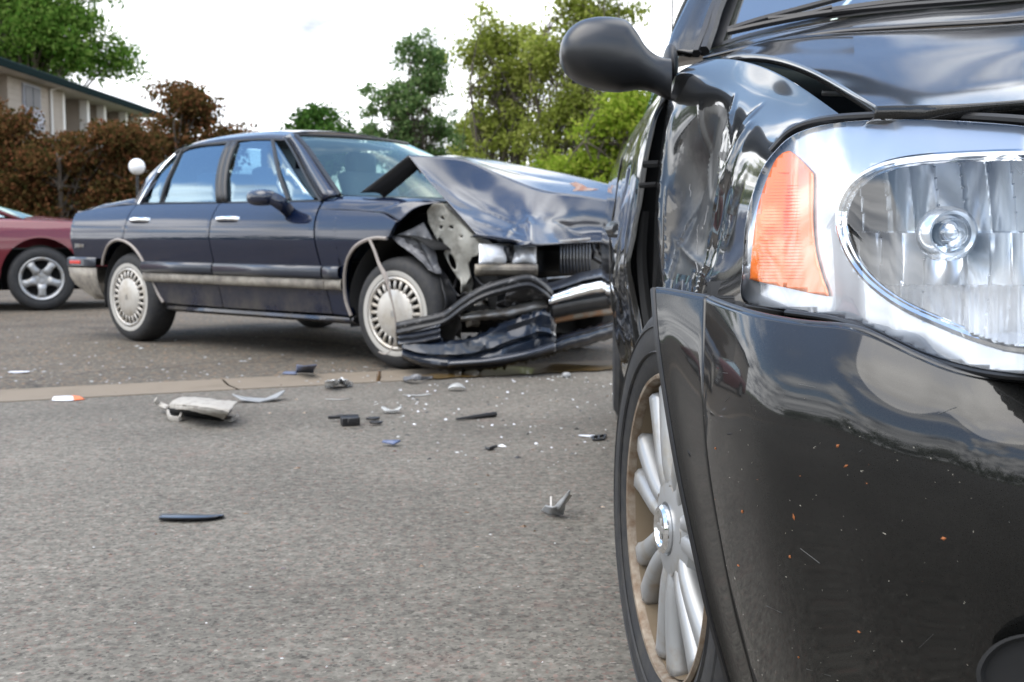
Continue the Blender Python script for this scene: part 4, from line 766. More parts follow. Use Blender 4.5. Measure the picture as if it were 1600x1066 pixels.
UPK = [(-3.6, .93), (-2.6, .96), (-1.2, .94), (-.3, .925), (.3, .895), (.7, .83), (.98, .72)]
m = MB(); kpatch(m, [(-3.55, .30)] + [(p[0], max(p[1], .30)) for p in karch(-2.62)] + [(-1.6, .22), (-1.56, .22)], UPK, 50)
far_ = [[K(s, 1.75 - kw(z), z) for z in (.2, .5, .7, .85, min(.92, zu))] for s, zu in ((-3.5, .92), (-2, .92), (-.3, .92), (.5, .86), (.9, .75))]; m.grid(np.array(far_))
m.grid(surf(np.array([[K(-3.55, .12, z), K(-3.72, .5, z), K(-3.75, .87, z), K(-3.72, 1.25, z), K(-3.55, 1.63, z)] for z in (.3, .55, .75, .93)]), 8, 12))
m.grid(surf(np.array([[K(s, w, z + .03 * math.sin(math.pi * w / 1.75)) for w in (.13, .5, .87, 1.25, 1.62)] for s, z in ((-3.6, .94), (-3.1, .97), (-2.75, 1.0))]), 8, 12))
rf = [[K(s, w0 + (1.75 - 2 * w0) * k, z + .05 * math.sin(math.pi * k)) for k in (0, .08, .25, .5, .75, .92, 1)] for s, z, w0 in ((-2.45, 1.19, .30), (-2.1, 1.27, .36), (-1.6, 1.30, .38), (-1.15, 1.27, .38))]
m.grid(surf(np.array(rf), 14, 16))
for sd_ in (0, 1):
    fx = (lambda w: w) if sd_ == 0 else (lambda w: 1.75 - w)
    m.grid(np.array([[K(-2.9, fx(.13), .98), K(-2.45, fx(.30), 1.19), K(-2.1, fx(.36), 1.27)], [K(-2.45, fx(.12), .97), K(-2.3, fx(.26), 1.13), K(-2.05, fx(.35), 1.245)]]))
    m.grid(np.array([[K(-.16, fx(.14), .93), K(-.6, fx(.26), 1.11), K(-1.15, fx(.38), 1.27)], [K(-.24, fx(.13), .93), K(-.68, fx(.255), 1.10), K(-1.2, fx(.375), 1.26)]]))
m.build('body', M_maroon, coupe, solid=.006)
m = MB(); kpatch(m, [(-1.55, .22), (-.43, .22)], UPK, 16); dr = m.build('door', M_maroon, coupe, solid=.005)
m = MB(); m.tube([K(-1.42, .02, .80), K(-1.36, .0, .81), K(-1.24, .0, .81), K(-1.2, .02, .80)], .015, 8); m.build('handle', M_maroon, dr)
m = MB(); m.add([K(-2.35, .14, .97), K(-.32, .14, .945), K(-.68, .262, 1.10), K(-1.2, .372, 1.25), K(-2.05, .35, 1.24)], [(0, 1, 2, 3, 4)]); m.build('window', M_sideg, dr)
m = MB(); kpatch(m, [(-.425, .22)] + karch(0)[0:] + [(.42, .26), (.9, .24)], UPK, 60); m.build('front_fender', M_maroon, coupe, solid=.005)
hd = [[K(s, w, z + h_ * math.sin(math.pi * (w - .1) / 1.55)) for w in (.10, .3, .6, .875, 1.15, 1.45, 1.65)] for s, z, h_ in ((-.14, .928, .05), (.15, .91, .045), (.5, .868, .04), (.85, .78, .03), (1.0, .70, .02))]
m = MB(); m.grid(surf(np.array(hd), 20, 24)); m.build('hood', M_maroon, coupe, solid=.004)
m = MB(); m.grid(surf(np.array([[K(.90, .09, z), K(1.02, .3, z), K(1.08, .875, z), K(1.02, 1.45, z), K(.90, 1.66, z)] for z in (.24, .42, .58, .72)]), 10, 16)); fb = m.build('front_bumper', M_maroon, coupe, solid=.005)
m = MB(); m.grid(surf(np.array([[K(-.15, .16, .93), K(-.05, .5, .96), K(-.02, .875, .965), K(-.05, 1.25, .96), K(-.15, 1.59, .93)], [K(-.65, .27, 1.10), K(-.58, .5, 1.13), K(-.56, .875, 1.14), K(-.58, 1.25, 1.13), K(-.65, 1.48, 1.10)], [K(-1.16, .385, 1.268), K(-1.12, .6, 1.30), K(-1.11, .875, 1.31), K(-1.12, 1.15, 1.30), K(-1.16, 1.365, 1.268)]]), 10, 14)); m.build('windshield', M_wind, coupe)
m = MB(); m.grid(surf(np.array([[K(-2.75, .2, 1.0), K(-2.75, .875, 1.03), K(-2.75, 1.55, 1.0)], [K(-2.45, .31, 1.19), K(-2.45, .875, 1.24), K(-2.45, 1.44, 1.19)]]), 5, 8)); m.build('rear_window', M_glass, coupe)
m = MB()
def kbox(mb, s0, s1, w0, w1, z0, z1): return mb.box(K((s0 + s1) / 2, (w0 + w1) / 2, (z0 + z1) / 2), mdv * (s1 - s0) / 2, mnv * (w1 - w0) / 2, np.array([0, 0, (z1 - z0) / 2]))
kbox(m, -2.2, -.45, .12, 1.63, .18, .5); kbox(m, -3.5, .9, .36, 1.4, .20, .62); kbox(m, -.45, -.3, .14, 1.6, .62, .90)
for c in (0, -2.62): m.grid(np.array([[K(c + .39 * math.cos(a), w, .34 + .405 * math.sin(a)) for w in (.05, .37)] for a in np.linspace(-.3, math.pi + .3, 20)]))
m.build('underbody', M_void, coupe)
for wq in (.5, 1.2):
    m = MB(); m.box(K(-1.55, wq, .82), mdv * .08, mnv * .24, np.array([0, 0, .30]) - mdv * .12); m.build('front_seat', M_fabric, coupe, bevel=.05)
wheel_group(coupe, 'wheel', K(0, .02, .325), -mnv, .325, .21, 'alloy'); wheel_group(coupe, 'wheel', K(-2.62, .02, .325), -mnv, .325, .21, 'alloy')
for c in (0, -2.62): m = MB(); m.lathe(K(c, 1.73, .325), mnv, [(0, 0), (.3, 0), (.325, -.05), (.325, -.17), (.28, -.2), (0, -.2)], 24); m.build('wheel', M_rubber, coupe)

# ================================================================== DEBRIS on the road
M_beige = mat('beige_foam', (.34, .315, .275), .6, var=(30, (.20, .18, .16), .5, .7), bump=(40, .3, .004))
M_grey = mat('grey_plastic', (.27, .275, .275), .4, var=(20, (.24, .24, .23), .5, .7))
M_blueg = mat('blue_grey_plastic', (.11, .13, .20), .45, var=(14, (.06, .07, .10), .45, .65))
M_blue = mat('blue_paint_chip', (.07, .10, .20), .3, coat=.6)
M_paper = mat('paper', (.78, .80, .86), .6); M_orange = mat('orange_print', (.70, .17, .06), .6)
M_clear = mat('clear_shard', (.75, .76, .74), .15, trans=.5)
M_crumb = mat('glass_crumb', (.50, .51, .50), .3)
M_brown = mat('brown_glass', (.10, .05, .015), .2, coat=.6)
def shard(name, label, cat, u, v, spec, m_, group=None, yaw=0., thick=.004, bendz=.0, seed=0, amp=.004, z0=0.):
    """curved broken plate: spec is an outline in metres on the ground, curled up at its edges"""
    o = G(u, v, .003); ca, sa = math.cos(yaw), math.sin(yaw); xs = [p[0] for p in spec]; w = max(abs(x) for x in xs) + 1e-6
    def fn(x, y):
        q = mnoise.noise(Vector((x * 18 + seed, y * 18, seed * 1.7))); z = z0 + thick + bendz * (x / w) ** 2 + amp * (q + .55) + .25 * abs(bendz) * (y / w)
        return np.array([o[0] + x * ca - y * sa, o[1] + x * sa + y * ca, max(thick * .55 + .001, z)])
    mb = sheet(spec, fn, step=max(w / 7, .008)); return tag(solo(mb, name, m_, o, solid=thick, ang=30), label, cat, group)
px = lambda n_, Y: n_ / F * Y
o = G(305, 648); frag = thing('bumper_fragment', 'largest broken beige bumper piece lying curled on the road with dark underside', 'car debris', o)
Yb = o[1]
def dg(u, v, h=0.): return G(u, v, h)
m = MB(); m.grid(folds(surf(np.array([[dg(262, 640, .015), dg(268, 630, .045), dg(285, 622, .05)], [dg(295, 641, .06), dg(300, 632, .085), dg(312, 623, .06)], [dg(325, 647, .055), dg(332, 636, .085), dg(345, 627, .06)], [dg(350, 655, .03), dg(360, 642, .07), dg(372, 630, .075)]]), 34, 18), [(.1, .3, .9, .35, .08, -.012), (.5, .6, .95, .9, .1, .01)], .006, 14, 2)); m.build('shell', M_beige, frag, solid=.006)
m = MB(); m.grid(np.array([[dg(262, 647, .004), dg(285, 633, .004)], [dg(310, 652, .004), dg(320, 636, .004)], [dg(349, 657, .004), dg(362, 640, .004)]])); m.grid(np.array([[dg(264, 645, .004), dg(263, 638, .03)], [dg(300, 648, .02), dg(300, 642, .055)], [dg(345, 658, .006), dg(348, 652, .035)]])); m.build('underside', M_void, frag, solid=.004)
m = MB(); m.tube(cr1(np.array([dg(243, 624, .06), dg(250, 632, .035), dg(262, 637, .03)]), 8), .012, 6, flat=.4); m.build('torn_tab', M_beige, frag, solid=.004); m = MB(); m.tube(cr1(np.array([dg(262, 643, .03), dg(266, 653, .012), dg(280, 655, .012), dg(284, 648, .02)]), 12), .011, 6, flat=.5); m.build('torn_tab', M_beige, frag, solid=.004); m = MB(); m.grid(surf(np.array([[dg(352, 655, .012), dg(354, 650, .02)], [dg(362, 659, .008), dg(366, 650, .03)], [dg(374, 650, .02), dg(370, 646, .03)]]), 8, 5)); m.build('torn_tab', M_beige, frag, solid=.004)
shard('lens_shell', 'curved pale grey plastic shell right of the big beige bumper piece', 'car debris', 404, 626, [(-.12, .0), (-.08, -.05), (0, -.062), (.08, -.05), (.125, .03), (.118, .05), (.03, .01), (-.02, .03), (-.07, .02)], M_grey, None, .25, .005, .032, 3)
m = MB(); q = dg(478, 583); m.grid(surf(np.array([[dg(462, 582, .01), dg(463, 578, .03), dg(464, 570, .06)], [dg(476, 582, .01), dg(477, 578, .035), dg(476, 572, .07)], [dg(490, 583, .01), dg(491, 578, .035), dg(495, 570, .07)]]), 14, 10)); m.grid(surf(np.array([[dg(441, 584, .004), dg(446, 581, .008)], [dg(462, 585, .006), dg(464, 581, .015)]]), 6, 4)); tag(solo(m, 'plastic_debris', M_blueg, q, solid=.006), 'blue grey plastic panel piece propped on the gutter edge behind the sedan wheel debris', 'car debris')
m = MB(); q = dg(528, 601); m.grid(folds(surf(np.array([[dg(507, 602, .006), dg(508, 594, .05)], [dg(518, 602, .01), dg(522, 592, .065)], [dg(527, 601, .008), dg(531, 591, .05)]]), 16, 10), [(.2, 0, .8, 1, .1, .02)], .01, 25, 1)); m.grid(folds(surf(np.array([[dg(529, 600, .01), dg(533, 589, .06)], [dg(541, 601, .01), dg(542, 592, .05)], [dg(551, 602, .006), dg(549, 598, .02)]]), 16, 10), [(.2, 1, .8, 0, .1, .02)], .01, 25, 5)); tag(solo(m, 'lamp_fragment', M_refl, q, solid=.003), 'crumpled silver lamp reflector fragment beside the gutter joint', 'car debris')
o = G(540, 657); br = thing('black_bracket', 'broken black plastic bracket with a block end lying mid road', 'car debris', o)
m = MB(); m.box(dg(524, 652, .018), np.array([.030, .004, 0]), np.array([-.001, .007, 0]), np.array([0, 0, .007])); m.box(dg(543, 650, .022), np.array([.045, .006, 0]), np.array([-.001, .008, 0]), np.array([0, 0, .006])); m.build('arm', M_black, br, bevel=.003)
m = MB(); m.box(dg(547, 658, .018), np.array([.035, .012, 0]), np.array([-.008, .025, 0]), np.array([0, 0, .018])); m.box(dg(551, 657, .034), np.array([.018, .005, 0]), np.array([-.004, .012, 0]), np.array([0, 0, .012])); m.build('block', M_black, br, bevel=.004)
for (u, v, a, lab) in ((583, 657, .022, 'small dark plastic chip just right of the black bracket, the upper of two'), (588, 663.5, .020, 'small dark plastic chip just right of the black bracket, the lower of two')):
    shard('plastic_chip', lab, 'car debris', u, v, [(-a * 1.3, -.012), (a, -.014), (a * 1.3, .004), (a * .4, .015), (-a, .012)], M_black, 'two dark plastic chips', .1, .008, .004, u)
shard('white_fragment', 'white and grey lamp fragment above the dark plastic chips', 'car debris', 612, 645, [(-.045, .0), (-.03, -.02), (.03, -.022), (.042, -.005), (.045, .02), (.0, .012), (-.04, .028)], M_clear, None, .1, .006, .02, 9)
m = MB(); m.tube([dg(713, 655, .008), dg(740, 651.5, .010), dg(774, 647, .012)], [.004, .008, .011], 6, flat=1.4); tag(solo(m, 'rubber_strip', M_black, dg(744, 652)), 'thin black rubber strip lying on the road below the wrecked bumper', 'car debris')
shard('paint_chip', 'small bright blue paint fragment alone on the road', 'car debris', 611, 696, [(-.032, -.008), (.01, -.016), (.035, -.002), (.03, .014), (-.03, .016)], M_blue, None, .05, .006, .010, 5)
m = MB(); m.tube(cr1(np.array([dg(759, 700, .006), dg(765, 701.5, .007), dg(771, 699, .009), dg(776, 697, .014)]), 10), [.004] * 3 + [.007] * 4 + [.006] * 3, 6); tag(solo(m, 'curved_clip', M_black, dg(767, 700)), 'small curved black plastic clip near the middle of the road', 'car debris')
o = G(936, 685); cl = thing('black_clip', 'black plastic clip with two square holes near the dark car rear wheel', 'car debris', o)
m = MB(); a0, a1, c0, c1 = dg(925, 683, .006), dg(946, 680, .006), dg(928, 688, .004), dg(943, 687, .004)
for k in (0, .5, 1): p0, p1 = a0 + (a1 - a0) * k, c0 + (c1 - c0) * k; m.tube([p0, p1], .0055, 6)
m.tube([a0, a1], .0055, 6); m.tube([c0, c1], .0055, 6); m.build('frame', M_black, cl)
shard('white_sliver', 'white sliver touching the black clip with square holes', 'car debris', 918, 682, [(-.035, 0), (.0, -.010), (.03, -.006), (.03, .008), (-.02, .010)], M_paper, None, .0, .003, .003, 2)
m = MB(); P = np.array([[dg(248, 812, .004), dg(248.5, 809, .012), dg(250, 805, .012), dg(251, 803.5, .004)], [dg(285, 812, .004), dg(285, 809.5, .014), dg(285, 805, .013), dg(285, 803.8, .004)], [dg(322, 811.5, .004), dg(322, 809, .012), dg(322, 806, .012), dg(322, 804.5, .004)], [dg(349, 806.5, .004), dg(349, 806, .010), dg(350, 805, .010), dg(350, 804.5, .004)]]); m.grid(surf(P, 24, 10)); tag(solo(m, 'trim_strip', M_strip, dg(300, 808), solid=.004), 'long dark trim strip with tapered tip in the left foreground', 'car debris')
o = G(872, 803); fb_ = thing('broken_mount', 'broken white lamp mount with an upright pointed fin in the foreground', 'car debris', o)
m = MB(); m.grid(surf(np.array([[dg(846, 797, .006), dg(852, 790, .03)], [dg(860, 804, .004), dg(866, 792, .035)], [dg(880, 804.5, .004), dg(882, 786, .035)]]), 12, 8)); m.grid(surf(np.array([[dg(862, 799, .008), dg(868, 790, .035), dg(890, 766, .085)], [dg(872, 801, .008), dg(876, 792, .035), dg(891, 768, .08)], [dg(881, 804, .006), dg(883, 788, .035), dg(889, 770, .07)]]), 12, 12)); m.build('fin', M_grey, fb_, solid=.004)
m = MB(); m.grid(surf(np.array([[dg(884, 786, .025), dg(890, 772, .06)], [dg(887, 784, .022), dg(894, 774, .05)]]), 4, 6)); m.build('metal_tab', M_steel, fb_, solid=.002); m = MB(); m.tube([dg(861, 792, .02), dg(861, 776, .045)], .0028, 6); m.build('metal_pin', M_steel, fb_, solid=.002)
m = MB(); P = np.array([[dg(81, 625.5, .003), dg(84, 620, .004)], [dg(98, 626, .004), dg(100, 619, .010)], [dg(115, 625.5, .004), dg(114, 619, .010)]]); m.grid(surf(P, 12, 5)); pp = thing('paper_scrap', 'white and orange paper scrap lying on the gutter edge', 'litter', dg(107, 624)); m.build('sheet', M_paper, pp, solid=.0015)
m = MB(); P = np.array([[dg(115.1, 625.5, .004), dg(112, 618, .010)], [dg(133, 624, .003), dg(124, 619, .006)]]); m.grid(surf(P, 6, 5)); m.build('printed_corner', M_orange, pp, solid=.0015)
shard('paper_slip', 'white paper slip on the parking lot below the maroon car', 'litter', 30, 583, [(-.055, -.016), (.05, -.020), (.055, .022), (-.05, .024)], M_paper, None, .15, .003, .006, 4)
m = MB(); m.grid(folds(surf(np.array([[dg(631, 596, .004), dg(632, 590, .02)], [dg(645, 595, .02), dg(646, 587, .04)], [dg(660, 594, .01), dg(662, 588, .03)], [dg(676, 592, .004), dg(675, 588, .012)]]), 20, 8), [(.3, 0, .5, 1, .1, .012)], .008, 22, 3)); tag(solo(m, 'dark_fragment', M_scuff, dg(654, 593), solid=.005), 'crumpled dark grey plastic fragment in the gutter below the sedan bumper', 'car debris')
shard('clear_lens_piece', 'clear domed lens piece below the crumpled bumper', 'car debris', 714, 610, [(-.04, -.015), (-.02, -.03), (.03, -.025), (.045, .0), (.03, .03), (-.02, .032), (-.045, .015)], M_clear, None, 0, .005, -.02, 7, .006, .022)
m = MB(); m.ball(dg(885, 586, .014), (.024, 0, 0), (0, .018, 0), (0, .004, .015), 8, 10, pw=.85); tag(solo(m, 'pebble', M_grey, dg(885, 586)), 'single grey pebble beside the gutter in front of the wrecked bumper', 'stone')
m = MB(); m.lathe(dg(591, 596), (.12, .05, 1), [(0, 0), (.011, 0), (.012, .02), (.010, .05), (.009, .055), (0, .055)], 12); tag(solo(m, 'bottle_neck', M_brown, dg(591, 596)), 'small brown glass stub standing upright on the gutter', 'litter')
shard('twisted_strip', 'pale twisted plastic sliver left of the clear lens piece', 'car debris', 653, 619, [(-.07, -.018), (.0, -.002), (.07, .012), (.06, .022), (.0, .012), (-.06, -.006)], M_clear, None, .1, .003, .008, 6)
shard('thin_sliver', 'thin pale sliver above the black bracket', 'car debris', 530, 626, [(-.065, -.008), (0, .002), (.065, -.004), (.05, .006), (0, .010), (-.05, .002)], M_clear, None, .05, .003, .006, 8)
# puddle of leaked fluid in the gutter, and the scatter of crumbs
M_pud = mat('leaked_fluid', (.085, .052, .014), .3, coat=.25, var=(5, (.15, .10, .045), .4, .7))
pts = []
for i in range(48):
    k = i / 47; u = 660 + 330 * k; wdt = .2 + .8 * math.sin(math.pi * min(1, k * 1.25 + .05)) ** .7; pts.append(dg(u, (592.5 - .0505 * (u - 660)) + .6 * math.sin(u * .13), .0085))
bot = [p + gn * (.006) for p in pts]; tops = []
for i, p in enumerate(pts):
    k = i / 47; tops.append(p + gn * (.05 + .55 * (.5 + .5 * mnoise.noise(Vector((k * 7, 3, 1)))) * math.sin(math.pi * min(1, k * .8 + .03)) ** .6))
m = MB(); m.grid(np.array([bot, tops])); tag(solo(m, 'fluid_puddle', M_pud, pts[20]), 'brown puddle of leaked fluid along the gutter under the wrecked bumper', 'puddle')
def crumbs(name, n_, umin, umax, vmin, vmax, smin, smax, m_, seed, bias=1.):
    rs = np.random.RandomState(seed); mb = MB()
    for _ in range(n_):
        v = vmin + (vmax - vmin) * rs.rand() ** bias; u = rs.uniform(umin, umax); c = G(u, v, 0); s = rs.uniform(smin, smax) * (.5 + rs.rand()); a = rs.uniform(0, 6.28)
        X = np.array([math.cos(a), math.sin(a), 0]) * s; Yv = np.array([-math.sin(a), math.cos(a), 0]) * s * rs.uniform(.35, .9); h = s * rs.uniform(.25, .6)
        mb.add([c - X, c - Yv * 1.1, c + X * 1.2, c + Yv, c + X * .1 + np.array([0, 0, h])], [(0, 1, 4), (1, 2, 4), (2, 3, 4), (3, 0, 4)])
    return tag(mb.build(name, m_), kind='stuff')
crumbs('glass_crumbs', 130, 560, 985, 588, 740, .0025, .008, M_crumb, 3, 1.8); crumbs('glass_crumbs', 40, 40, 900, 600, 1060, .0015, .0035, M_crumb, 4, 1.2)
crumbs('glass_crumbs', 34, 620, 985, 590, 700, .006, .012, M_paper, 14, 1.3); crumbs('dirt_crumbs', 90, 100, 985, 590, 900, .004, .010, M_brown, 5, 1.4); crumbs('dirt_crumbs', 70, 560, 985, 588, 720, .005, .012, M_black, 6, 1.4)
crumbs('lot_gravel', 160, 0, 620, 500, 600, .005, .014, M_grey, 7, .7)

# ================================================================== CHARCOAL CAR, close on the right
near = thing('damaged_car', 'charcoal grey car close up on the right with crumpled fender and bent hood', 'car', (1.1, 1.75, 0))
# ---- bumper
colA = [(1022, 452, 1.52), (1028, 520, 1.485), (1040, 610, 1.46), (1060, 730, 1.43), (1085, 850, 1.41), (1110, 960, 1.4), (1140, 1066, 1.41), (1172, 1180, 1.44)]
colA2 = [(1046, 455, 1.485), (1051, 520, 1.45), (1063, 610, 1.425), (1081, 730, 1.4), (1104, 850, 1.385), (1129, 960, 1.38), (1157, 1066, 1.39), (1187, 1180, 1.42)]
colB = [(1105, 466, 1.4), (1103, 535, 1.365), (1102, 620, 1.34), (1110, 730, 1.33), (1130, 850, 1.325), (1152, 960, 1.33), (1180, 1066, 1.345), (1205, 1180, 1.38)]
colB2 = [(1125, 475, 1.355), (1122, 540, 1.315), (1122, 622, 1.285), (1130, 730, 1.278), (1148, 850, 1.275), (1170, 960, 1.28), (1197, 1066, 1.297), (1222, 1180, 1.335)]
colC = [(1180, 493, 1.245), (1178, 550, 1.205), (1178, 628, 1.182), (1184, 730, 1.175), (1202, 850, 1.175), (1226, 960, 1.182), (1252, 1066, 1.2), (1275, 1180, 1.245)]
colD = [(1260, 507, 1.178), (1260, 566, 1.138), (1260, 640, 1.115), (1266, 740, 1.108), (1281, 850, 1.108), (1302, 960, 1.115), (1324, 1066, 1.135), (1346, 1180, 1.18)]
colE = [(1340, 514, 1.12), (1341, 582, 1.079), (1345, 658, 1.055), (1350, 750, 1.048), (1361, 855, 1.048), (1377, 960, 1.055), (1397, 1066, 1.075), (1415, 1180, 1.115)]
colF = [(1450, 568, 1.05), (1455, 616, 1.024), (1460, 676, 1.001), (1465, 760, 0.992), (1471, 860, 0.992), (1482, 960, 1.0), (1493, 1066, 1.018), (1506, 1180, 1.06)]
colG = [(1600, 604, 0.982), (1605, 646, 0.96), (1611, 692, 0.944), (1615, 770, 0.935), (1620, 865, 0.935), (1626, 960, 0.94), (1632, 1066, 0.958), (1642, 1180, 1.0)]
def pc(c): return [W(*q) for q in c]
zG = [p[2] for p in pc(colG)]; yo = [q[2] - .93 for q in colG]
colH = [np.array([.66, .855 + d_ * .9, z]) for z, d_ in zip(zG, yo)]; colI = [np.array([.86, .81 + d_ * .8, z]) for z, d_ in zip(zG, yo)]
def mid(z, y): p = np.array([0, y, z]); return p + NP * ((NQ - p) @ NP)
colJ = [mid(z, .795 + d_ * .8) for z, d_ in zip(zG, yo)]
side = np.array([pc(colA), pc(colA2), pc(colB)]); front = np.array([pc(colB), pc(colB2), pc(colC), pc(colD), pc(colE), pc(colF), pc(colG), colH, colI, colJ])
def with_lip(P, dn):                            # roll the upper edge back and down so the skin shows its thickness
    t = P[:, :1]; return np.concatenate([t + dn * 1.0 + np.array([0, 0, -.012]), t + dn * .35 + np.array([0, 0, .001]), P], axis=1)
sideP = surf(side, 24, 70); frontP = relax(surf(front, 110, 70), 25); sideP[-1] = frontP[0]
def front_form(P):
    a, b = P.shape[:2]; n_ = normals(P)
    for i in range(a):
        for j in range(b): 
            p = P[i, j]
    return P
# the long crease under the crash corner and the soft hollow beside the side piece
frontP = folds(frontP, [(.02, .30, .20, .36, .07, -.004)], 0)
m = MB(); m.grid(sideP); m.grid(frontP); m.grid(with_lip(sideP, np.array([.012, .004, 0]))[:, :3], 1); m.grid(with_lip(frontP, np.array([.018, .022, 0]))[:, :3], 1)
Vb = np.array(m.v); mm0 = list(m.m); m.add(MIR(Vb), [tuple(i for i in f[::-1]) for f in m.f]); m.m = mm0 + mm0
bumper = m.build('front_bumper', [M_char, M_satin], near, solid=.004, ang=28)
# wheel arch flange
m = MB(); m.tube(sideP[0][::3], .005, 6); m.build('arch_flange', M_black, bumper)
# fog lamp recess: dark oval bowl near the lower edge
def bump_pt(u, v, off=0.):
    w_ = (1600 - 1000); Yq = np.interp(u, [1440, 1600, 1660, 1720], [1.0, .945, .93, .915]); return W(u, v, Yq - off)
ov = closed_curve([(1526, 1062), (1532, 1030), (1560, 1003), (1605, 990), (1680, 990), (1735, 1015), (1750, 1062), (1735, 1110), (1680, 1138), (1600, 1138), (1548, 1110)], 48)
fr = MB(); fr.grid(np.array([[bump_pt(u, v, .004), bump_pt(u + (1640 - u) * .06, v + (1064 - v) * .06, .012), bump_pt(u + (1640 - u) * .12, v + (1064 - v) * .12, .006)] for u, v in ov]), closed_u=True); fo = fr.build('fog_lamp', M_void, bumper, mirror=True)
fr = MB(); fr.grid(np.array([[bump_pt(u + (1640 - u) * k, v + (1064 - v) * k, .006 - .0 * k) for k in (.11, .5, .99)] for u, v in ov]), closed_u=True); fr.build('recess', M_void, fo, mirror=True)
# ---- headlamp
b_c = np.array([(1163, 472, 1.425), (1230, 484, 1.335), (1300, 493, 1.25), (1350, 508, 1.18), (1400, 531, 1.12), (1450, 553, 1.07), (1520, 573, 1.012), (1600, 584, .960), (1700, 582, .915), (1800, 564, .89), (1900, 500, .89), (1930, 440, .90)])
t_c = np.array([(1161, 418, 1.43), (1166, 348, 1.435), (1179, 296, 1.44), (1197, 255, 1.44), (1232, 217, 1.43), (1270, 200, 1.37), (1320, 191, 1.30), (1400, 187, 1.21), (1460, 188, 1.155), (1530, 192, 1.10), (1600, 198, 1.045), (1700, 212, .99), (1800, 240, .95), (1900, 320, .91), (1930, 400, .90)])
def Yl(u, v, bul=.020):
    vb, vt = np.interp(u, b_c[:, 0], b_c[:, 1]), np.interp(u, t_c[:, 0], t_c[:, 1]); t = min(1, max(0, (vb - v) / max(vb - vt, 1)))
    yb, yt = np.interp(u, b_c[:, 0], b_c[:, 2]), np.interp(u, t_c[:, 0], t_c[:, 2]); t2 = t * t * (3 - 2 * t) * .4 + t * .6
    return yb + (yt - yb) * t2 - bul * 6 * t * t * (1 - t)
outline = [tuple(p[:2]) for p in b_c] + [tuple(p[:2]) for p in t_c[::-1]]
def smooth_poly(pts, n_): return [tuple(p) for p in closed_curve(pts, n_)]
OUT = smooth_poly(outline, 150)
OVAL = smooth_poly([(1312, 352), (1318, 312), (1340, 281), (1382, 258), (1440, 247), (1520, 242), (1600, 240), (1700, 242), (1790, 257), (1848, 305), (1862, 380), (1848, 455), (1790, 515), (1700, 545), (1600, 546), (1535, 531), (1470, 506), (1410, 478), (1362, 443), (1330, 402)], 110)
AMB = smooth_poly([(1231, 237), (1240, 240), (1266, 266), (1271, 280), (1270, 340), (1274, 390), (1284, 430), (1294, 459), (1286, 462), (1230, 450), (1178, 438), (1173, 430), (1177, 380), (1186, 320), (1204, 268), (1216, 246)], 60)
hl = sheet(OUT, lambda u, v: W(u, v, Yl(u, v)), step=14).build('headlight', M_lens, near, mirror=True, ang=80)
sheet(OUT, lambda u, v: W(u, v, Yl(u, v) + .016), [OVAL], step=9).build('bezel', M_bezel, hl, solid=.002, ang=80, mirror=True)
am = sheet(AMB, lambda u, v: W(u, v, Yl(u, v) + .010), step=8).build('amber_reflector', M_amber, hl, solid=.002, ang=80, mirror=True)
rb_ = MB()
for v in range(270, 436, 5):                    # moulded ribs across the amber lens
    us = [u for u in range(1172, 1262, 3) if inpoly(u, v, AMB) and inpoly(u - 8, v, AMB) and inpoly(u + 16, v, AMB)]
    if len(us) > 3: rb_.tube([W(u, v, Yl(u, v) + .0088) for u in (us[0], us[len(us) // 2], us[-1])], .00045, 4)
q_ = rb_.build('rib', M_amber, am); q_['kind'] = 'stuff'
rim_pts = [W(u, v, Yl(u, v) + .012) for u, v in OVAL + OVAL[:1]]
m = MB(); m.tube(rim_pts, .0042, 8, caps=False); m.build('bezel_ring', M_chrome, hl, mirror=True)
OV2 = [(1585 + (u - 1585) * .965, 392 + (v - 392) * .955) for u, v in OVAL]
m = MB(); m.tube([W(u, v, Yl(u, v) + .022) for u, v in OV2 + OV2[:1]], .0026, 8, caps=False)
for i in range(0, 110): m.ball(W(OV2[i][0], OV2[i][1], Yl(*OV2[i]) + .0195), (.0008, 0, 0), (0, .0008, 0), (0, 0, .0008), 4, 5)
m.build('inner_ring', M_chrome, hl)
m = MB(); m.grid(np.array([[W(u, v, Yl(u, v) + .016), W(1585 + (u - 1585) * .95, 392 + (v - 392) * .95, Yl(u, v) + .045)] for u, v in OVAL]), closed_u=True); m.build('bowl_rim', M_bezel, hl, mirror=True)
# faceted reflector bowl
BC = (1470, 366)
def bowl(u, v):
    r = math.hypot((u - 1500) / 330., (v - 380) / 165.); d_ = .115 * max(0, 1 - min(r, 1.05) ** 2) + .035
    k = (u - 1300) / (40. if v < 362 else 34.) + .25 * math.sin(v * .012); fr_ = k - math.floor(k); hs = ((math.floor(k) * 7919 + (0 if v < 362 else 31)) % 7) / 6.
    d_ += .011 * (.4 + hs) * (fr_ - .5) ** 2 * (1 if hs > .35 else -.6) + .004 * (hs - .5) + (hs - .5) * .006 * (fr_ - .5)
    if v > 362: d_ -= .008
    if v > 446: d_ -= .0016 * (v - 446) * .45 + .0006 * math.sin(u * .42)
    return W(u, v, Yl(u, v, .03) + d_)
OV3 = [(1585 + (u - 1585) * .985, 392 + (v - 392) * .98) for u, v in OVAL]
mb = MB(); gu = np.arange(1308, 1868, 2.2); gv = np.arange(238, 552, 3.0); idx = {}; vs_ = []; fs_ = []
for i, u in enumerate(gu):
    for j, v in enumerate(gv):
        if inpoly(u, v, OV3) and math.hypot((u - BC[0]), (v - BC[1])) > 17: idx[i, j] = len(vs_); vs_.append(bowl(u, v))
for (i, j) in list(idx):
    q = [(i, j), (i + 1, j), (i + 1, j + 1), (i, j + 1)]
    if all(x in idx for x in q): fs_.append(tuple(idx[x] for x in q))
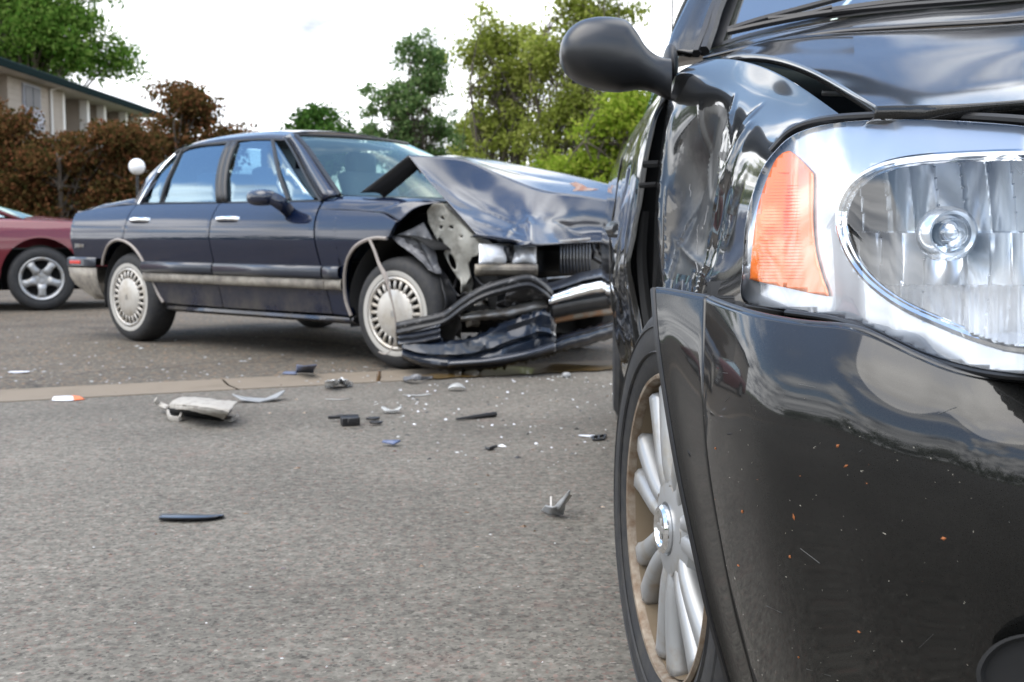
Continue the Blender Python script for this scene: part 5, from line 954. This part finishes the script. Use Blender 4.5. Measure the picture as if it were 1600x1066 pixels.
mb.add(vs_, fs_); mb.build('reflector', M_refl, hl, ang=14)
bp = lambda u, v, d_: W(u, v, Yl(BC[0], BC[1]) + d_)
c0 = bp(*BC, .10); axb = np.array([-.05, -1, .02])
m = MB(); m.lathe(c0, axb, [(.025, .0), (.0275, .010), (.0265, .030), (.022, .037), (.019, .034), (.018, .02)], 32); m.build('bulb_shield', M_refl, hl)
m = MB(); m.lathe(c0, axb, [(.015, .010), (.015, .034), (.013, .043), (.008, .049), (0, .051)], 24); m.build('bulb', M_bulb, hl)
m = MB(); m.ball(c0 + axb * .030, (.0075, 0, 0), (0, .012, 0), (0, 0, .0075), 10, 14); m.build('filament_cap', M_refl, hl)
# lamp back can so nothing shows through
sheet(OUT, lambda u, v: W(u, v, Yl(u, v) + .19), step=40).build('lamp_housing', M_void, hl, mirror=True)
m = MB(); m.grid(np.array([[W(u, v, Yl(u, v) + .001), W(u, v, Yl(u, v) + .06)] for u, v in OUT]), closed_u=True); m.build('lamp_seal', M_black, hl, mirror=True)
# dark slot between lamp and bumper, with the bent support under the amber corner
m = MB(); m.grid(surf(np.array([[W(1110, 440, 1.72), W(1110, 620, 1.72)], [W(1170, 440, 1.56), W(1170, 620, 1.5)], [W(1300, 440, 1.44), W(1300, 650, 1.36)], [W(1450, 440, 1.34), W(1450, 700, 1.2)], [W(1640, 440, 1.26), W(1640, 760, 1.12)], [W(2100, 440, 1.2), W(2100, 760, 1.1)]]), 30, 6)); m.build('inner_panel', M_void, near, solid=.01, mirror=True)
m = MB(); m.grid(surf(np.array([[W(1164, 474, 1.43), W(1163, 500, 1.44), W(1166, 530, 1.45)], [W(1190, 480, 1.39), W(1192, 492, 1.40), W(1186, 512, 1.41)], [W(1225, 486, 1.35), W(1226, 492, 1.36), W(1215, 500, 1.38)]]), 8, 8)); m.build('lamp_bracket', M_black, near, solid=.004)
m = MB(); m.tube(cr1(np.array([W(1230, 488, 1.325), W(1300, 498, 1.25), W(1350, 512, 1.185), W(1400, 535, 1.13), W(1450, 557, 1.08), W(1520, 578, 1.02), W(1600, 589, .970), W(1720, 588, .92)]), 40), .0035, 8, flat=1.3); m.build('lamp_gasket', M_black, near, mirror=True)
m = MB(); m.tube(cr1(np.array([W(1205, 236, 1.47), W(1232, 208, 1.46), W(1262, 193, 1.425), W(1310, 184, 1.33), W(1400, 180, 1.25), W(1500, 182, 1.17), W(1600, 188, 1.10), W(1720, 202, 1.03)]), 40), .0045, 8); m.build('lamp_seal', M_black, near, mirror=True)
# ---- grille between the two lamps
def gbar(z, dy=0.): a = np.array([.565, .985 + dy, z]); return [a, np.array([.80, .905 + dy, z]), mid(z, .872 + dy), MIR(np.array([.80, .905 + dy, z])), MIR(a)]
m = MB(); m.grid(np.array([cr1(np.array(gbar(z, .05)), 16) for z in (.62, .76, .90)])); grl = m.build('grille', M_void, near, solid=.01)
for z in (.69, .725, .76, .795, .83): m = MB(); m.tube(cr1(np.array(gbar(z, .02)), 20), .008, 6); m.build('slat', M_satin, grl)
for z in (.652, .868): m = MB(); m.tube(cr1(np.array(gbar(z, .01)), 20), .014, 8); m.build('grille_frame', M_chrome, grl)
# ---- fender
fen = [[(1098, 96, 2.40), (1130, 92, 2.25), (1165, 97, 2.05), (1210, 112, 1.80), (1262, 143, 1.58), (1322, 187, 1.37)],
       [(1062, 112, 2.45), (1100, 118, 2.28), (1150, 130, 2.05), (1195, 150, 1.80), (1242, 176, 1.59), (1270, 194, 1.45)],
       [(1048, 135, 2.50), (1085, 140, 2.30), (1128, 152, 2.08), (1166, 182, 1.82), (1205, 208, 1.60), (1234, 212, 1.47)],
       [(1038, 190, 2.50), (1060, 195, 2.32), (1102, 205, 2.16), (1146, 240, 1.80), (1172, 262, 1.60), (1192, 268, 1.475)],
       [(1030, 260, 2.48), (1048, 270, 2.32), (1090, 280, 2.22), (1136, 300, 1.80), (1156, 325, 1.60), (1176, 330, 1.475)],
       [(1024, 340, 2.45), (1040, 350, 2.28), (1078, 360, 2.20), (1122, 380, 1.82), (1146, 395, 1.60), (1168, 400, 1.465)],
       [(1022, 420, 2.42), (1038, 430, 2.25), (1062, 440, 2.08), (1104, 440, 1.78), (1136, 450, 1.60), (1168, 462, 1.455)],
       [(1018, 510, 2.40), (1036, 520, 2.20), (1062, 530, 2.00), (1102, 530, 1.75), (1132, 535, 1.60), (1170, 545, 1.46)]]
FP = surf(np.array([[W(*q) for q in r_] for r_ in fen]), 150, 110)
fl = [(.30, .66, .84, .60, .022, .014), (.36, .42, .70, .40, .06, -.022), (.62, .20, .98, .34, .020, .012), (.70, .54, .98, .46, .03, -.012), (.40, .12, .85, .20, .022, .012), (.30, .52, .60, .56, .012, .008), (.74, .28, .82, .58, .014, .007), (.16, .635, .80, .615, .006, .009), (.42, .50, .95, .545, .006, -.009), (.34, .30, .62, .50, .006, .008), (.58, .44, .94, .28, .006, .008), (.22, .46, .44, .60, .007, .006), (.80, .62, .97, .50, .007, .008)]
FP = relax(FP, 60); FPc = FP.copy(); D_ = folds(FP, fl, 0); rs = np.linspace(0, 1, 150)[:, None]; tt = np.linspace(0, 1, 110)[None, :]
wgt = np.clip((rs - .16) / .16, 0, 1) * np.clip((.86 - tt) / .14, 0, 1)
nzv = folds(FP, [], .0012, 5, 4) - FP
FP2 = FP + (D_ - FP + nzv) * wgt[..., None]
m = MB(); m.grid(FP2)
for i in range(149):                             # the pushed-in middle is scraped dull
    for j in range(109):
        q = mnoise.noise(Vector((i * .09, j * .09, 2))) * .5 + mnoise.noise(Vector((i * .3, j * .3, 7))) * .2
        if ((i / 150 - .60) / .27) ** 2 + ((j / 110 - .40) / .17) ** 2 < 1 + q * 1.3: m.m[i * 109 + j] = 1
fender = m.build('fender', [M_char, M_scufc], near, solid=.003, ang=60, label='badly dented front fender pushed in behind the headlight')
m = MB(); m.grid(MIR(FPc)[:, ::-1]); m.build('fender', M_char, near, solid=.003, ang=60)
# scraped paint streaks on the dent
m = MB(); rs_ = np.random.RandomState(4)
for k in range(22):
    i = rs_.randint(88, 138); j = rs_.randint(14, 78); ln = rs_.randint(4, 14); sl_ = rs_.uniform(-.5, .5); P0 = [FP2[min(149, i + q), min(109, max(0, j + int(q * sl_)))] for q in range(ln)]
    nn = normals(FP2)[i, j]; nn = nn if nn[0] < 0 else -nn; m.tube([p + nn * .0016 for p in P0], .0004 + .0006 * rs_.rand(), 4)
q_ = m.build('scrape', mat('bare_scrape', (.22, .22, .22), .5, .2), fender); q_['kind'] = 'stuff'
# ---- hood
hr = [[(1125, 91, 2.36), (1165, 84, 2.15), (1215, 90, 1.93), (1265, 108, 1.70), (1310, 133, 1.50), (1345, 154, 1.34), (1370, 168, 1.225)],
      [(1165, 75, 2.36), (1215, 73, 2.16), (1275, 82, 1.93), (1330, 98, 1.68), (1376, 122, 1.46), (1408, 146, 1.30), (1428, 167, 1.19)],
      [(1260, 54, 2.32), (1330, 53, 2.12), (1400, 66, 1.92), (1450, 84, 1.66), (1485, 112, 1.43), (1505, 140, 1.26), (1516, 166, 1.15)]]
hp = [[W(*q) for q in r_] for r_ in hr]
zl = [p[2] for p in hp[2]]; yl = [p[1] for p in hp[2]]
hp.append([np.array([x, y - .02, z + .012]) for x, y, z in zip((.93, .86, .79, .73, .68, .65, .63), yl, zl)]); hp.append([mid(z + .022, y - .035) for y, z in zip(yl, zl)])
HP = relax(surf(np.array(hp), 70, 70), 40); m = MB(); m.grid(HP); lip = np.stack([HP[:, -1], HP[:, -1] + np.array([.0, .010, -.010]), HP[:, -1] + np.array([0, .05, -.014])], 1); m.grid(lip)
edge = np.stack([HP[0], HP[0] + np.array([.006, .0, -.012]), HP[0] + np.array([.05, .01, -.012])], 1); m.grid(edge)
Vb = np.array(m.v); m.add(MIR(Vb), [tuple(i for i in f[::-1]) for f in m.f]); hood2 = m.build('hood', M_char, near, solid=.002, ang=40)
m = MB(); m.grid(surf(np.array([[W(1180, 104, 2.7), W(1300, 120, 2.6), W(1640, 130, 2.4), W(2200, 130, 2.3)], [W(1200, 150, 2.4), W(1320, 168, 2.1), W(1640, 180, 1.9), W(2200, 180, 1.8)], [W(1260, 215, 1.75), W(1330, 215, 1.65), W(1640, 215, 1.45), W(2200, 215, 1.35)]]), 20, 20)); m.build('engine_bay', M_void, near, solid=.01)
m = MB(); m.tube([W(1285, 146, 1.75), W(1340, 148, 1.72)], .004, 6); m.build('hood_hinge', M_steel, near)
# ---- windshield, cowl, wipers, pillars, cabin
WL = [np.array(W(1106, 79, 2.52)), np.array(W(1134, 0, 2.72))]; WT = np.array([.64, 3.16, 1.60])
wsr = [[W(1106, 79, 2.56), W(1190, 54, 2.52), W(1330, 27, 2.46), W(1600, 2, 2.38), mid(1.235, 2.32)], [W(1134, 0, 2.76), W(1216, -22, 2.72), W(1340, -44, 2.66), W(1590, -84, 2.60), mid(1.42, 2.55)], [WT, np.array([.72, 3.08, 1.605]), np.array([.82, 3.02, 1.61]), np.array([.95, 2.97, 1.615]), mid(1.62, 2.95)]]
WS = surf(np.array(wsr), 30, 30); m = MB(); m.grid(WS); Vb = np.array(m.v); m.add(MIR(Vb), [tuple(i for i in f[::-1]) for f in m.f]); wsh2 = m.build('windshield', M_windn, near)
m = MB(); m.grid(WS[:2] - np.array([0, .004, -.002])); m.grid((WS[:, :3] - np.array([0, .004, -.002]))); m.build('frit_band', M_black, wsh2)
m = MB(); m.grid(surf(np.array([[W(1098, 92, 2.42), W(1180, 73, 2.36), W(1290, 53, 2.32), W(1440, 42, 2.27), W(1600, 32, 2.22), mid(1.182, 2.20)], [W(1108, 79, 2.565), W(1190, 55, 2.525), W(1330, 28, 2.465), W(1450, 15, 2.425), W(1600, 3, 2.385), mid(1.232, 2.325)]]), 6, 40)); m.build('cowl', M_char, near, solid=.004)
def bar(path, r, name, par, mt=M_black, flat=None): q = MB(); q.tube(cr1(np.array(path), 26), r, 6, flat=flat); return q.build(name, mt, par)
wp = bar([W(1137, 47, 2.535), W(1188, 31, 2.525), W(1240, 17, 2.515), W(1285, 5, 2.505), W(1330, -8, 2.5)], .0075, 'wiper', near, flat=.6)
bar([W(1137, 51, 2.53), W(1210, 35, 2.505), W(1290, 21, 2.48), W(1380, 12, 2.455), W(1470, 5, 2.43), W(1570, -2, 2.405)], .007, 'wiper_blade', wp)
bar([W(1200, 30, 2.515), W(1250, 24, 2.5), W(1300, 12, 2.49)], .006, 'wiper_claw', wp); bar([W(1300, 18, 2.48), W(1400, 5, 2.455), W(1500, -4, 2.43), W(1640, -12, 2.38)], .010, 'wiper_arm', wp)
AP = np.array([[W(1046, 92, 2.56), W(1060, 84, 2.54), W(1078, 86, 2.52), W(1092, 84, 2.515)], [W(1050, 62, 2.62), W(1066, 55, 2.60), W(1086, 55, 2.58), W(1100, 50, 2.575)], [W(1078, 0, 2.76), W(1094, -4, 2.74), W(1110, -4, 2.725), W(1120, -6, 2.715)], [np.array([.555, 3.14, 1.575]), np.array([.575, 3.13, 1.60]), np.array([.60, 3.13, 1.61]), np.array([.625, 3.14, 1.61])]])
m = MB(); m.grid(surf(AP, 24, 14)); m.build('pillar', M_char, near, solid=.012, mirror=True)
bar([W(1088, 84, 2.50), W(1101, 50, 2.565), W(1121, -4, 2.70), np.array([.63, 3.13, 1.612])], .010, 'pillar_seal', near); bar([W(1100, 80, 2.50), W(1112, 46, 2.58), W(1130, -6, 2.70), np.array([.645, 3.12, 1.607])], .012, 'windshield_trim', near)
bar([W(1052, 62, 2.63), W(1078, 2, 2.77), np.array([.55, 3.15, 1.572])], .006, 'door_seal', near)
rf2 = np.array([[np.array([x, y + 0, z]) for x, y, z in r_] for r_ in ([(.56, 3.16, 1.57), (.62, 3.12, 1.612), (.80, 3.02, 1.635), (1.19, 2.93, 1.65)], [(.60, 4.0, 1.60), (.66, 4.0, 1.65), (.85, 4.0, 1.68), (1.25, 4.0, 1.69)], [(.64, 4.8, 1.585), (.70, 4.8, 1.63), (.90, 4.8, 1.665), (1.30, 4.8, 1.675)], [(.70, 5.5, 1.50), (.76, 5.5, 1.54), (.96, 5.55, 1.57), (1.35, 5.6, 1.58)])])
m = MB(); R2 = surf(rf2, 24, 16); m.grid(R2); m.grid(MIR(R2)[:, ::-1]); m.build('roof', M_char, near, solid=.01)
sg = np.array([[np.array(W(1044, 100, 2.62)), np.array([.40, 3.2, 1.12]), np.array([.425, 4.0, 1.13]), np.array([.50, 5.1, 1.14])], [np.array(W(1066, 30, 2.75)), np.array([.47, 3.2, 1.33]), np.array([.515, 4.0, 1.38]), np.array([.60, 5.1, 1.36])], [np.array([.555, 3.14, 1.57]), np.array([.568, 3.3, 1.575]), np.array([.60, 4.0, 1.60]), np.array([.66, 5.1, 1.56])]])
m = MB(); m.grid(surf(sg, 14, 24)); m.build('side_window', M_sideg, near, mirror=True)
m = MB(); m.tube([np.array([.703, 5.3, 1.54]), np.array([.703, 5.3, 2.6])], [.004, .0025], 6); m.build('antenna', M_satin, near)
# seats and dash seen through the glass
m = MB(); m.grid(surf(np.array([[np.array([.52, 2.75, 1.06]), mid(1.10, 2.55), np.array([1.95, 2.85, 1.06])], [np.array([.56, 3.25, 1.10]), mid(1.13, 3.2), np.array([1.98, 3.3, 1.10])], [np.array([.56, 3.32, .8]), mid(.8, 3.3), np.array([1.98, 3.4, .8])]]), 10, 10)); m.build('dashboard', mat('dash_grey', (.20, .21, .20), .7), near, solid=.01)
for xq in (.85, 1.65): m = MB(); m.box((xq, 3.95, 1.05), (.24, 0, 0), (0, .08, 0), (0, .1, .32)); m.build('front_seat', M_fabric, near, bevel=.06)
# ---- mirror
mc = W(958, 84, 2.42); mx_ = (F / 2.42); msh = MB(); prof_ = []
outl = [(-1.0, .02, .30), (-.97, .30, .62), (-.88, .55, .85), (-.72, .78, 1.0), (-.50, .93, 1.08), (-.2, 1.0, 1.1), (.1, .98, 1.05), (.28, .90, .98), (.45, .62, .86), (.6, .30, .72), (.78, .08, .55), (.95, -.02, .45), (1.12, -.05, .42)]
lowl = [-.02, -.30, -.52, -.72, -.86, -.96, -1.0, -.97, -.93, -.93, -.98, -1.10, -1.20]
ring = []
for (x, zt, dp), zb in zip(outl, lowl):
    zc_ = (zt + zb) / 2; hh = max((zt - zb) / 2, .02); row = []
    for j in range(28):
        a = 2 * math.pi * j / 28; cy, sz = math.cos(a), math.sin(a); cy = math.copysign(abs(cy) ** .85, cy); sz = math.copysign(abs(sz) ** .85, sz)
        row.append(mc + np.array([x * 82 / mx_, cy * .075 * dp + .02 * (x + 1), (zc_ + hh * sz) * 56 / mx_]))
    ring.append(row)
RG = cr1(np.array(ring), 60); m = MB(); m.grid(RG, closed_v=True); m.f.append(tuple(range(28))); m.m.append(0)
mir = m.build('wing_mirror', M_satin, near, mirror=True, ang=70)
m = MB(); m.grid(np.array([[mc + np.array([x * 70 / mx_, .082, zq * 46 / mx_]) for zq in (-.8, 0, .8)] for x in (-.85, -.3, .3)])); m.build('mirror_glass', M_chrome, mir, mirror=True)
m = MB(); m.ball(W(1047, 106, 2.54), (.016, 0, 0), (0, .06, 0), (0, 0, .05), 12, 16); m.build('mirror_base', M_black, mir, mirror=True)
# ---- doors: crumpled front door edge and the flank behind it
dr_rows = [[(1047, 128, 2.50), (1041, 136, 3.0), (1033, 145, 3.7)], [(1023, 180, 2.50), (1010, 185, 3.0), (998, 192, 3.7)], [(1007, 240, 2.50), (990, 242, 3.0), (974, 245, 3.7)], [(997, 300, 2.50), (980, 302, 3.0), (963, 305, 3.8)], [(989, 360, 2.50), (973, 362, 3.0), (956, 365, 3.9)], [(980, 420, 2.50), (968, 425, 3.0), (954, 425, 3.9)], [(991, 490, 2.50), (975, 490, 3.0), (958, 482, 3.9)], [(1007, 560, 2.45), (986, 562, 3.0), (968, 562, 3.9)], [(1003, 610, 2.42), (994, 612, 2.9), (980, 612, 3.8)], [(988, 662, 2.40), (987, 660, 2.8), (985, 655, 3.7)]]
DP = surf(np.array([[W(*q) for q in r_] for r_ in dr_rows]), 90, 40)
DP = folds(DP, [(.25, .2, .60, .35, .03, .014), (.35, .6, .75, .5, .03, -.016), (.45, .1, .9, .3, .03, .012), (.15, .5, .5, .8, .04, .010), (.6, .7, .95, .6, .03, .012), (.05, .1, .45, .08, .03, -.010)], .006, 7, 11)
m = MB(); m.grid(DP); ed = np.stack([DP[:, 0], DP[:, 0] + np.array([.006, -.002, 0]), DP[:, 0] + np.array([.010, .006, 0])], 1); m.grid(ed); fdoor = m.build('front_door', M_char, near, solid=.004, ang=60, label='bent front door standing off the fender, its edge buckled')
zz_ = [p[2] for p in DP[::10, -1]]; xx_ = [p[0] for p in DP[::10, -1]]; q0 = DP[::10, -1][:7]
rear = [[p, p + np.array([.035, .75, 0]), p + np.array([.09, 1.35, 0]), p + np.array([.30, 1.9, 0]), p + np.array([.75, 2.1, 0])] for p in q0]
m = MB(); m.grid(surf(np.array(rear), 30, 30)); m.build('quarter_panel', M_char, near, solid=.005)
m = MB(); m.tube(cr1(np.array([W(958, 352, 3.75), W(953, 356, 3.62), W(954, 360, 3.5), W(964, 358, 3.35)]), 14), .014, 8); m.tube([W(954, 366, 3.7), W(972, 366, 3.2)], .012, 6); m.build('door_handle', M_satin, fdoor)
m = MB(); m.grid(MIR(surf(np.array(rear), 8, 8))[:, ::-1]); m.grid(MIR(DP[::6, ::6])[:, ::-1]); m.build('rear_flank', M_char, near, solid=.005)
# dark door aperture behind the gap
m = MB(); m.grid(surf(np.array([[W(1045, 128, 2.54), W(1066, 122, 2.56)], [W(1026, 180, 2.55), W(1056, 180, 2.58)], [W(1008, 240, 2.56), W(1052, 240, 2.58)], [W(996, 310, 2.57), W(1048, 310, 2.58)], [W(984, 380, 2.57), W(1048, 380, 2.58)], [W(980, 440, 2.57), W(1046, 440, 2.58)], [W(988, 510, 2.57), W(1060, 510, 2.58)], [W(1000, 580, 2.56), W(1100, 580, 2.58)], [W(1000, 660, 2.5), W(1120, 700, 2.5)]]), 30, 6)); jb = m.build('door_jamb', M_void, near, solid=.01)
m = MB(); m.tube([W(1006, 257, 2.5), W(1030, 256, 2.48)], .008, 6); m.tube([W(1000, 290, 2.5), W(1026, 288, 2.48)], .006, 6); m.tube(cr1(np.array([W(1006, 330, 2.52), W(1002, 400, 2.52), W(1008, 470, 2.5), W(1018, 530, 2.46)]), 20), .012, 6); m.build('door_hinge', M_void, jb)
# inside of the wheel arch
m = MB(); wcz = .345; m.grid(np.array([[np.array([.40, 1.76, wcz]) + np.array([k * .30, math.cos(a) * .43, math.sin(a) * .43]) for k in (0, 1)] for a in np.linspace(-.3, math.pi + .3, 26)])); m.grid(np.array([[np.array([.58, 1.76 + q * .45, zq]) for zq in (.0 + .12, .85)] for q in (-1, 1)])); m.build('wheel_liner', M_void, near, solid=.006)
m = MB(); m.box((1.22, 3.65, .42), (.74, 0, 0), (.1, 1.55, 0), (0, 0, .16)); m.box((1.1, 1.6, .42), (.36, 0, 0), (0, .45, 0), (0, 0, .2)); m.build('underbody', M_void, near)
# ---- wheels
st = R(7.5); wo_ = np.array([-math.cos(st), -math.sin(st), 0]); wc_ = W(1046, 832, 1.72); wc_[2] = .345
Rt, Rr = .345, .226
m = MB(); m.lathe(wc_, wo_, [(Rr, -.17), (Rr * 1.0, -.012), (Rr * 1.02, .004), (Rr * 1.07, .012), (.275, .018), (.305, .016), (.322, .006), (.336, -.012), (.343, -.03), (.345, -.06), (.3455, -.10), (.345, -.15), (.335, -.19), (.30, -.21), (Rr, -.20)], 96)
a_ = np.cross(wo_, (0, 0, 1)); a_ /= np.linalg.norm(a_); b_ = np.cross(a_, wo_)
tyre = m.build('wheel', M_rubber, near)
tr = MB()
for k in range(72):                              # shoulder blocks of the tread
    an = 2 * math.pi * k / 72; e = a_ * math.cos(an) + b_ * math.sin(an); tn = -a_ * math.sin(an) + b_ * math.cos(an)
    tr.box(wc_ + e * .3435 + wo_ * -.045, tn * .0115, wo_ * .022 + tn * .004, e * .004); tr.box(wc_ + e * .3445 + wo_ * -.10, tn * .0115, wo_ * .022 - tn * .004, e * .004)
q_ = tr.build('tread', M_rubber, tyre); q_['kind'] = 'stuff'
for rr_ in (.262, .300): m = MB(); m.lathe(wc_, wo_, [(rr_ - .002, .0165), (rr_, .0195 if rr_ < .28 else .0185), (rr_ + .002, .0165)], 80); m.build('sidewall_rib', M_rubber, tyre)
m = MB(); m.lathe(wc_, wo_, [(Rr * .968, -.02), (Rr * .975, .006), (Rr * .985, .012), (Rr * 1.005, .013), (Rr * 1.02, .008), (Rr * 1.015, .0)], 96); rim = m.build('rim', M_rust, tyre)
m = MB(); m.lathe(wc_, wo_, [(Rr * .955, .0), (Rr * .93, -.03), (Rr * .90, -.07), (Rr * .88, -.16)], 80); m.lathe(wc_, wo_, [(Rr * .89, -.155), (0, -.155)], 40); m.build('barrel', M_barrel, tyre)
m = MB(); m.lathe(wc_, wo_, [(.100, -.055), (.098, -.020), (.088, -.004), (.060, .004), (.040, .005), (.036, .0)], 48); m.build('hub', M_alloy, tyre)
m = MB(); m.lathe(wc_, wo_, [(.036, .0), (.036, .012), (.032, .016), (.026, .0165), (.024, .012), (.0, .011)], 40); cap = m.build('hub_cap', M_chrome, tyre)
m = MB(); m.box(wc_ + wo_ * .0125, a_ * .019, b_ * .006, wo_ * .0018); m.box(wc_ + wo_ * .0127, b_ * .016, a_ * .0045, wo_ * .0018); m.build('emblem', M_steel, cap, bevel=.002)
for k in range(7):
    for sgn in (-1, 1):
        an = 2 * math.pi * k / 7 + .30; e = a_ * math.cos(an) + b_ * math.sin(an); tn = -a_ * math.sin(an) + b_ * math.cos(an); q = MB(); rows = []
        for r_, off_, wd_, hh in ((.045, .013, .011, -.004), (.085, .0155, .0115, .003), (.13, .0195, .0130, .004), (.175, .0260, .0150, .003), (.210, .033, .0180, .002)):
            rows.append([wc_ + e * r_ + tn * sgn * (off_) + tn * wd_ * s_ + wo_ * (hh - .005 * s_ ** 6 - (.022 if abs(s_) > 1 else 0)) for s_ in (-1.15, -1, -.6, 0, .6, 1, 1.15)])
        q.grid(surf(np.array(rows), 14, 7)); q.build('spoke', M_alloy, tyre, solid=.004, ang=50)
for k in range(5):
    an = 2 * math.pi * k / 5 + .55; e = a_ * math.cos(an) + b_ * math.sin(an); q = MB(); q.lathe(wc_ + e * .057 + wo_ * .001, wo_, [(.013, -.004), (.0125, .002), (.0105, .0015), (.010, -.012)], 20); q.lathe(wc_ + e * .057 + wo_ * -.012, wo_, [(.008, 0), (.008, .010), (0, .011)], 6); q.build('lug_nut', M_steel, tyre)
m = MB(); m.lathe(wc_ + wo_ * -.11, wo_, [(.0, 0), (.155, 0), (.155, -.02), (0, -.02)], 40); m.build('brake_disc', M_steel, tyre); m = MB(); m.lathe(wc_ + wo_ * -.10, wo_, [(.05, 0), (.06, .02), (.0, .02)], 24); m.build('bearing_cap', M_steel, tyre); m = MB(); m.box(wc_ + wo_ * -.098 + b_ * .02 - a_ * .135, a_ * .03, b_ * .07, wo_ * .022); m.build('brake_caliper', M_black, tyre, bevel=.008)
for c_, o_ in ((np.array([.435, 4.95, .335]), np.array([-1, 0.07, 0])),):
    m = MB(); m.lathe(c_, o_, [(0, -.03), (.22, -.03), (.225, .0), (.29, .008), (.32, -.01), (.335, -.05), (.335, -.17), (.31, -.21), (0, -.21)], 64); m.build('wheel', M_rubber, near)
    m = MB(); m.lathe(MIR(c_), -o_, [(0, -.03), (.22, -.03), (.225, .0), (.29, .008), (.32, -.01), (.335, -.05), (.335, -.17), (.31, -.21), (0, -.21)], 32); m.build('wheel', M_rubber, near)
m = MB(); cm_ = MIR(wc_); m.lathe(cm_, np.array([1, -.07, 0]), [(0, -.03), (.22, -.03), (.225, .0), (.29, .008), (.32, -.01), (.345, -.05), (.345, -.17), (.31, -.21), (0, -.21)], 32); m.build('wheel', M_rubber, near)
m = MB(); rs = np.random.RandomState(31); NB = normals(frontP)
for k in range(10):                              # hairline scratches in the clear coat
    i = rs.randint(4, 80); j = rs.randint(14, 62); ln = rs.randint(2, 7); sl_ = rs.uniform(-.9, .9); pp = []
    for q in (0, ln): a_i, a_j = min(109, i + q), int(np.clip(j + q * sl_, 0, 69)); n_ = NB[a_i, a_j]; pp.append(frontP[a_i, a_j] + (n_ if n_[1] < 0 else -n_) * .0021)
    m.tube(pp, .00022 + .0002 * rs.rand(), 4)
q_ = m.build('scratch', mat('pale_scratch', (.06, .06, .058), .6), bumper); q_['kind'] = 'stuff'
# specks of rust, bark and grit thrown onto the bumper
rs = np.random.RandomState(12); sp = {0: MB(), 1: MB()}; NB = normals(frontP)
for k in range(190):
    i = rs.randint(1, 88); j = int(18 + 51 * rs.rand() ** .8); p = frontP[i, min(j, 69)]; n_ = NB[i, min(j, 69)]; n_ = n_ if n_[1] < 0 else -n_; big = rs.rand() < .09; s = rs.uniform(.0016, .0034) if big else rs.uniform(.0004, .0012)
    t1 = np.cross(n_, rs.normal(size=3)); t1 /= np.linalg.norm(t1); t2 = np.cross(n_, t1); p = p + n_ * .0022 + (t1 * rs.uniform(-1, 1) + t2 * rs.uniform(-1, 1)) * .004
    asp_ = rs.uniform(.3, .9) if big else rs.uniform(.12, .5); q = sp[0 if (big or rs.rand() < .06) else 1]; q.add([p - t1 * s, p - t2 * s * asp_, p + t1 * s * 1.2, p + t2 * s * asp_, p + n_ * s * .5], [(0, 1, 4), (1, 2, 4), (2, 3, 4), (3, 0, 4)])
for (mb_, nm, mt) in ((sp[0], 'rust_fleck', mat('rust_fleck', (.30, .10, .03), .8)), (sp[1], 'grit', mat('pale_grit', (.34, .32, .27), .8))):
    q_ = mb_.build(nm, mt, bumper); q_['kind'] = 'stuff'
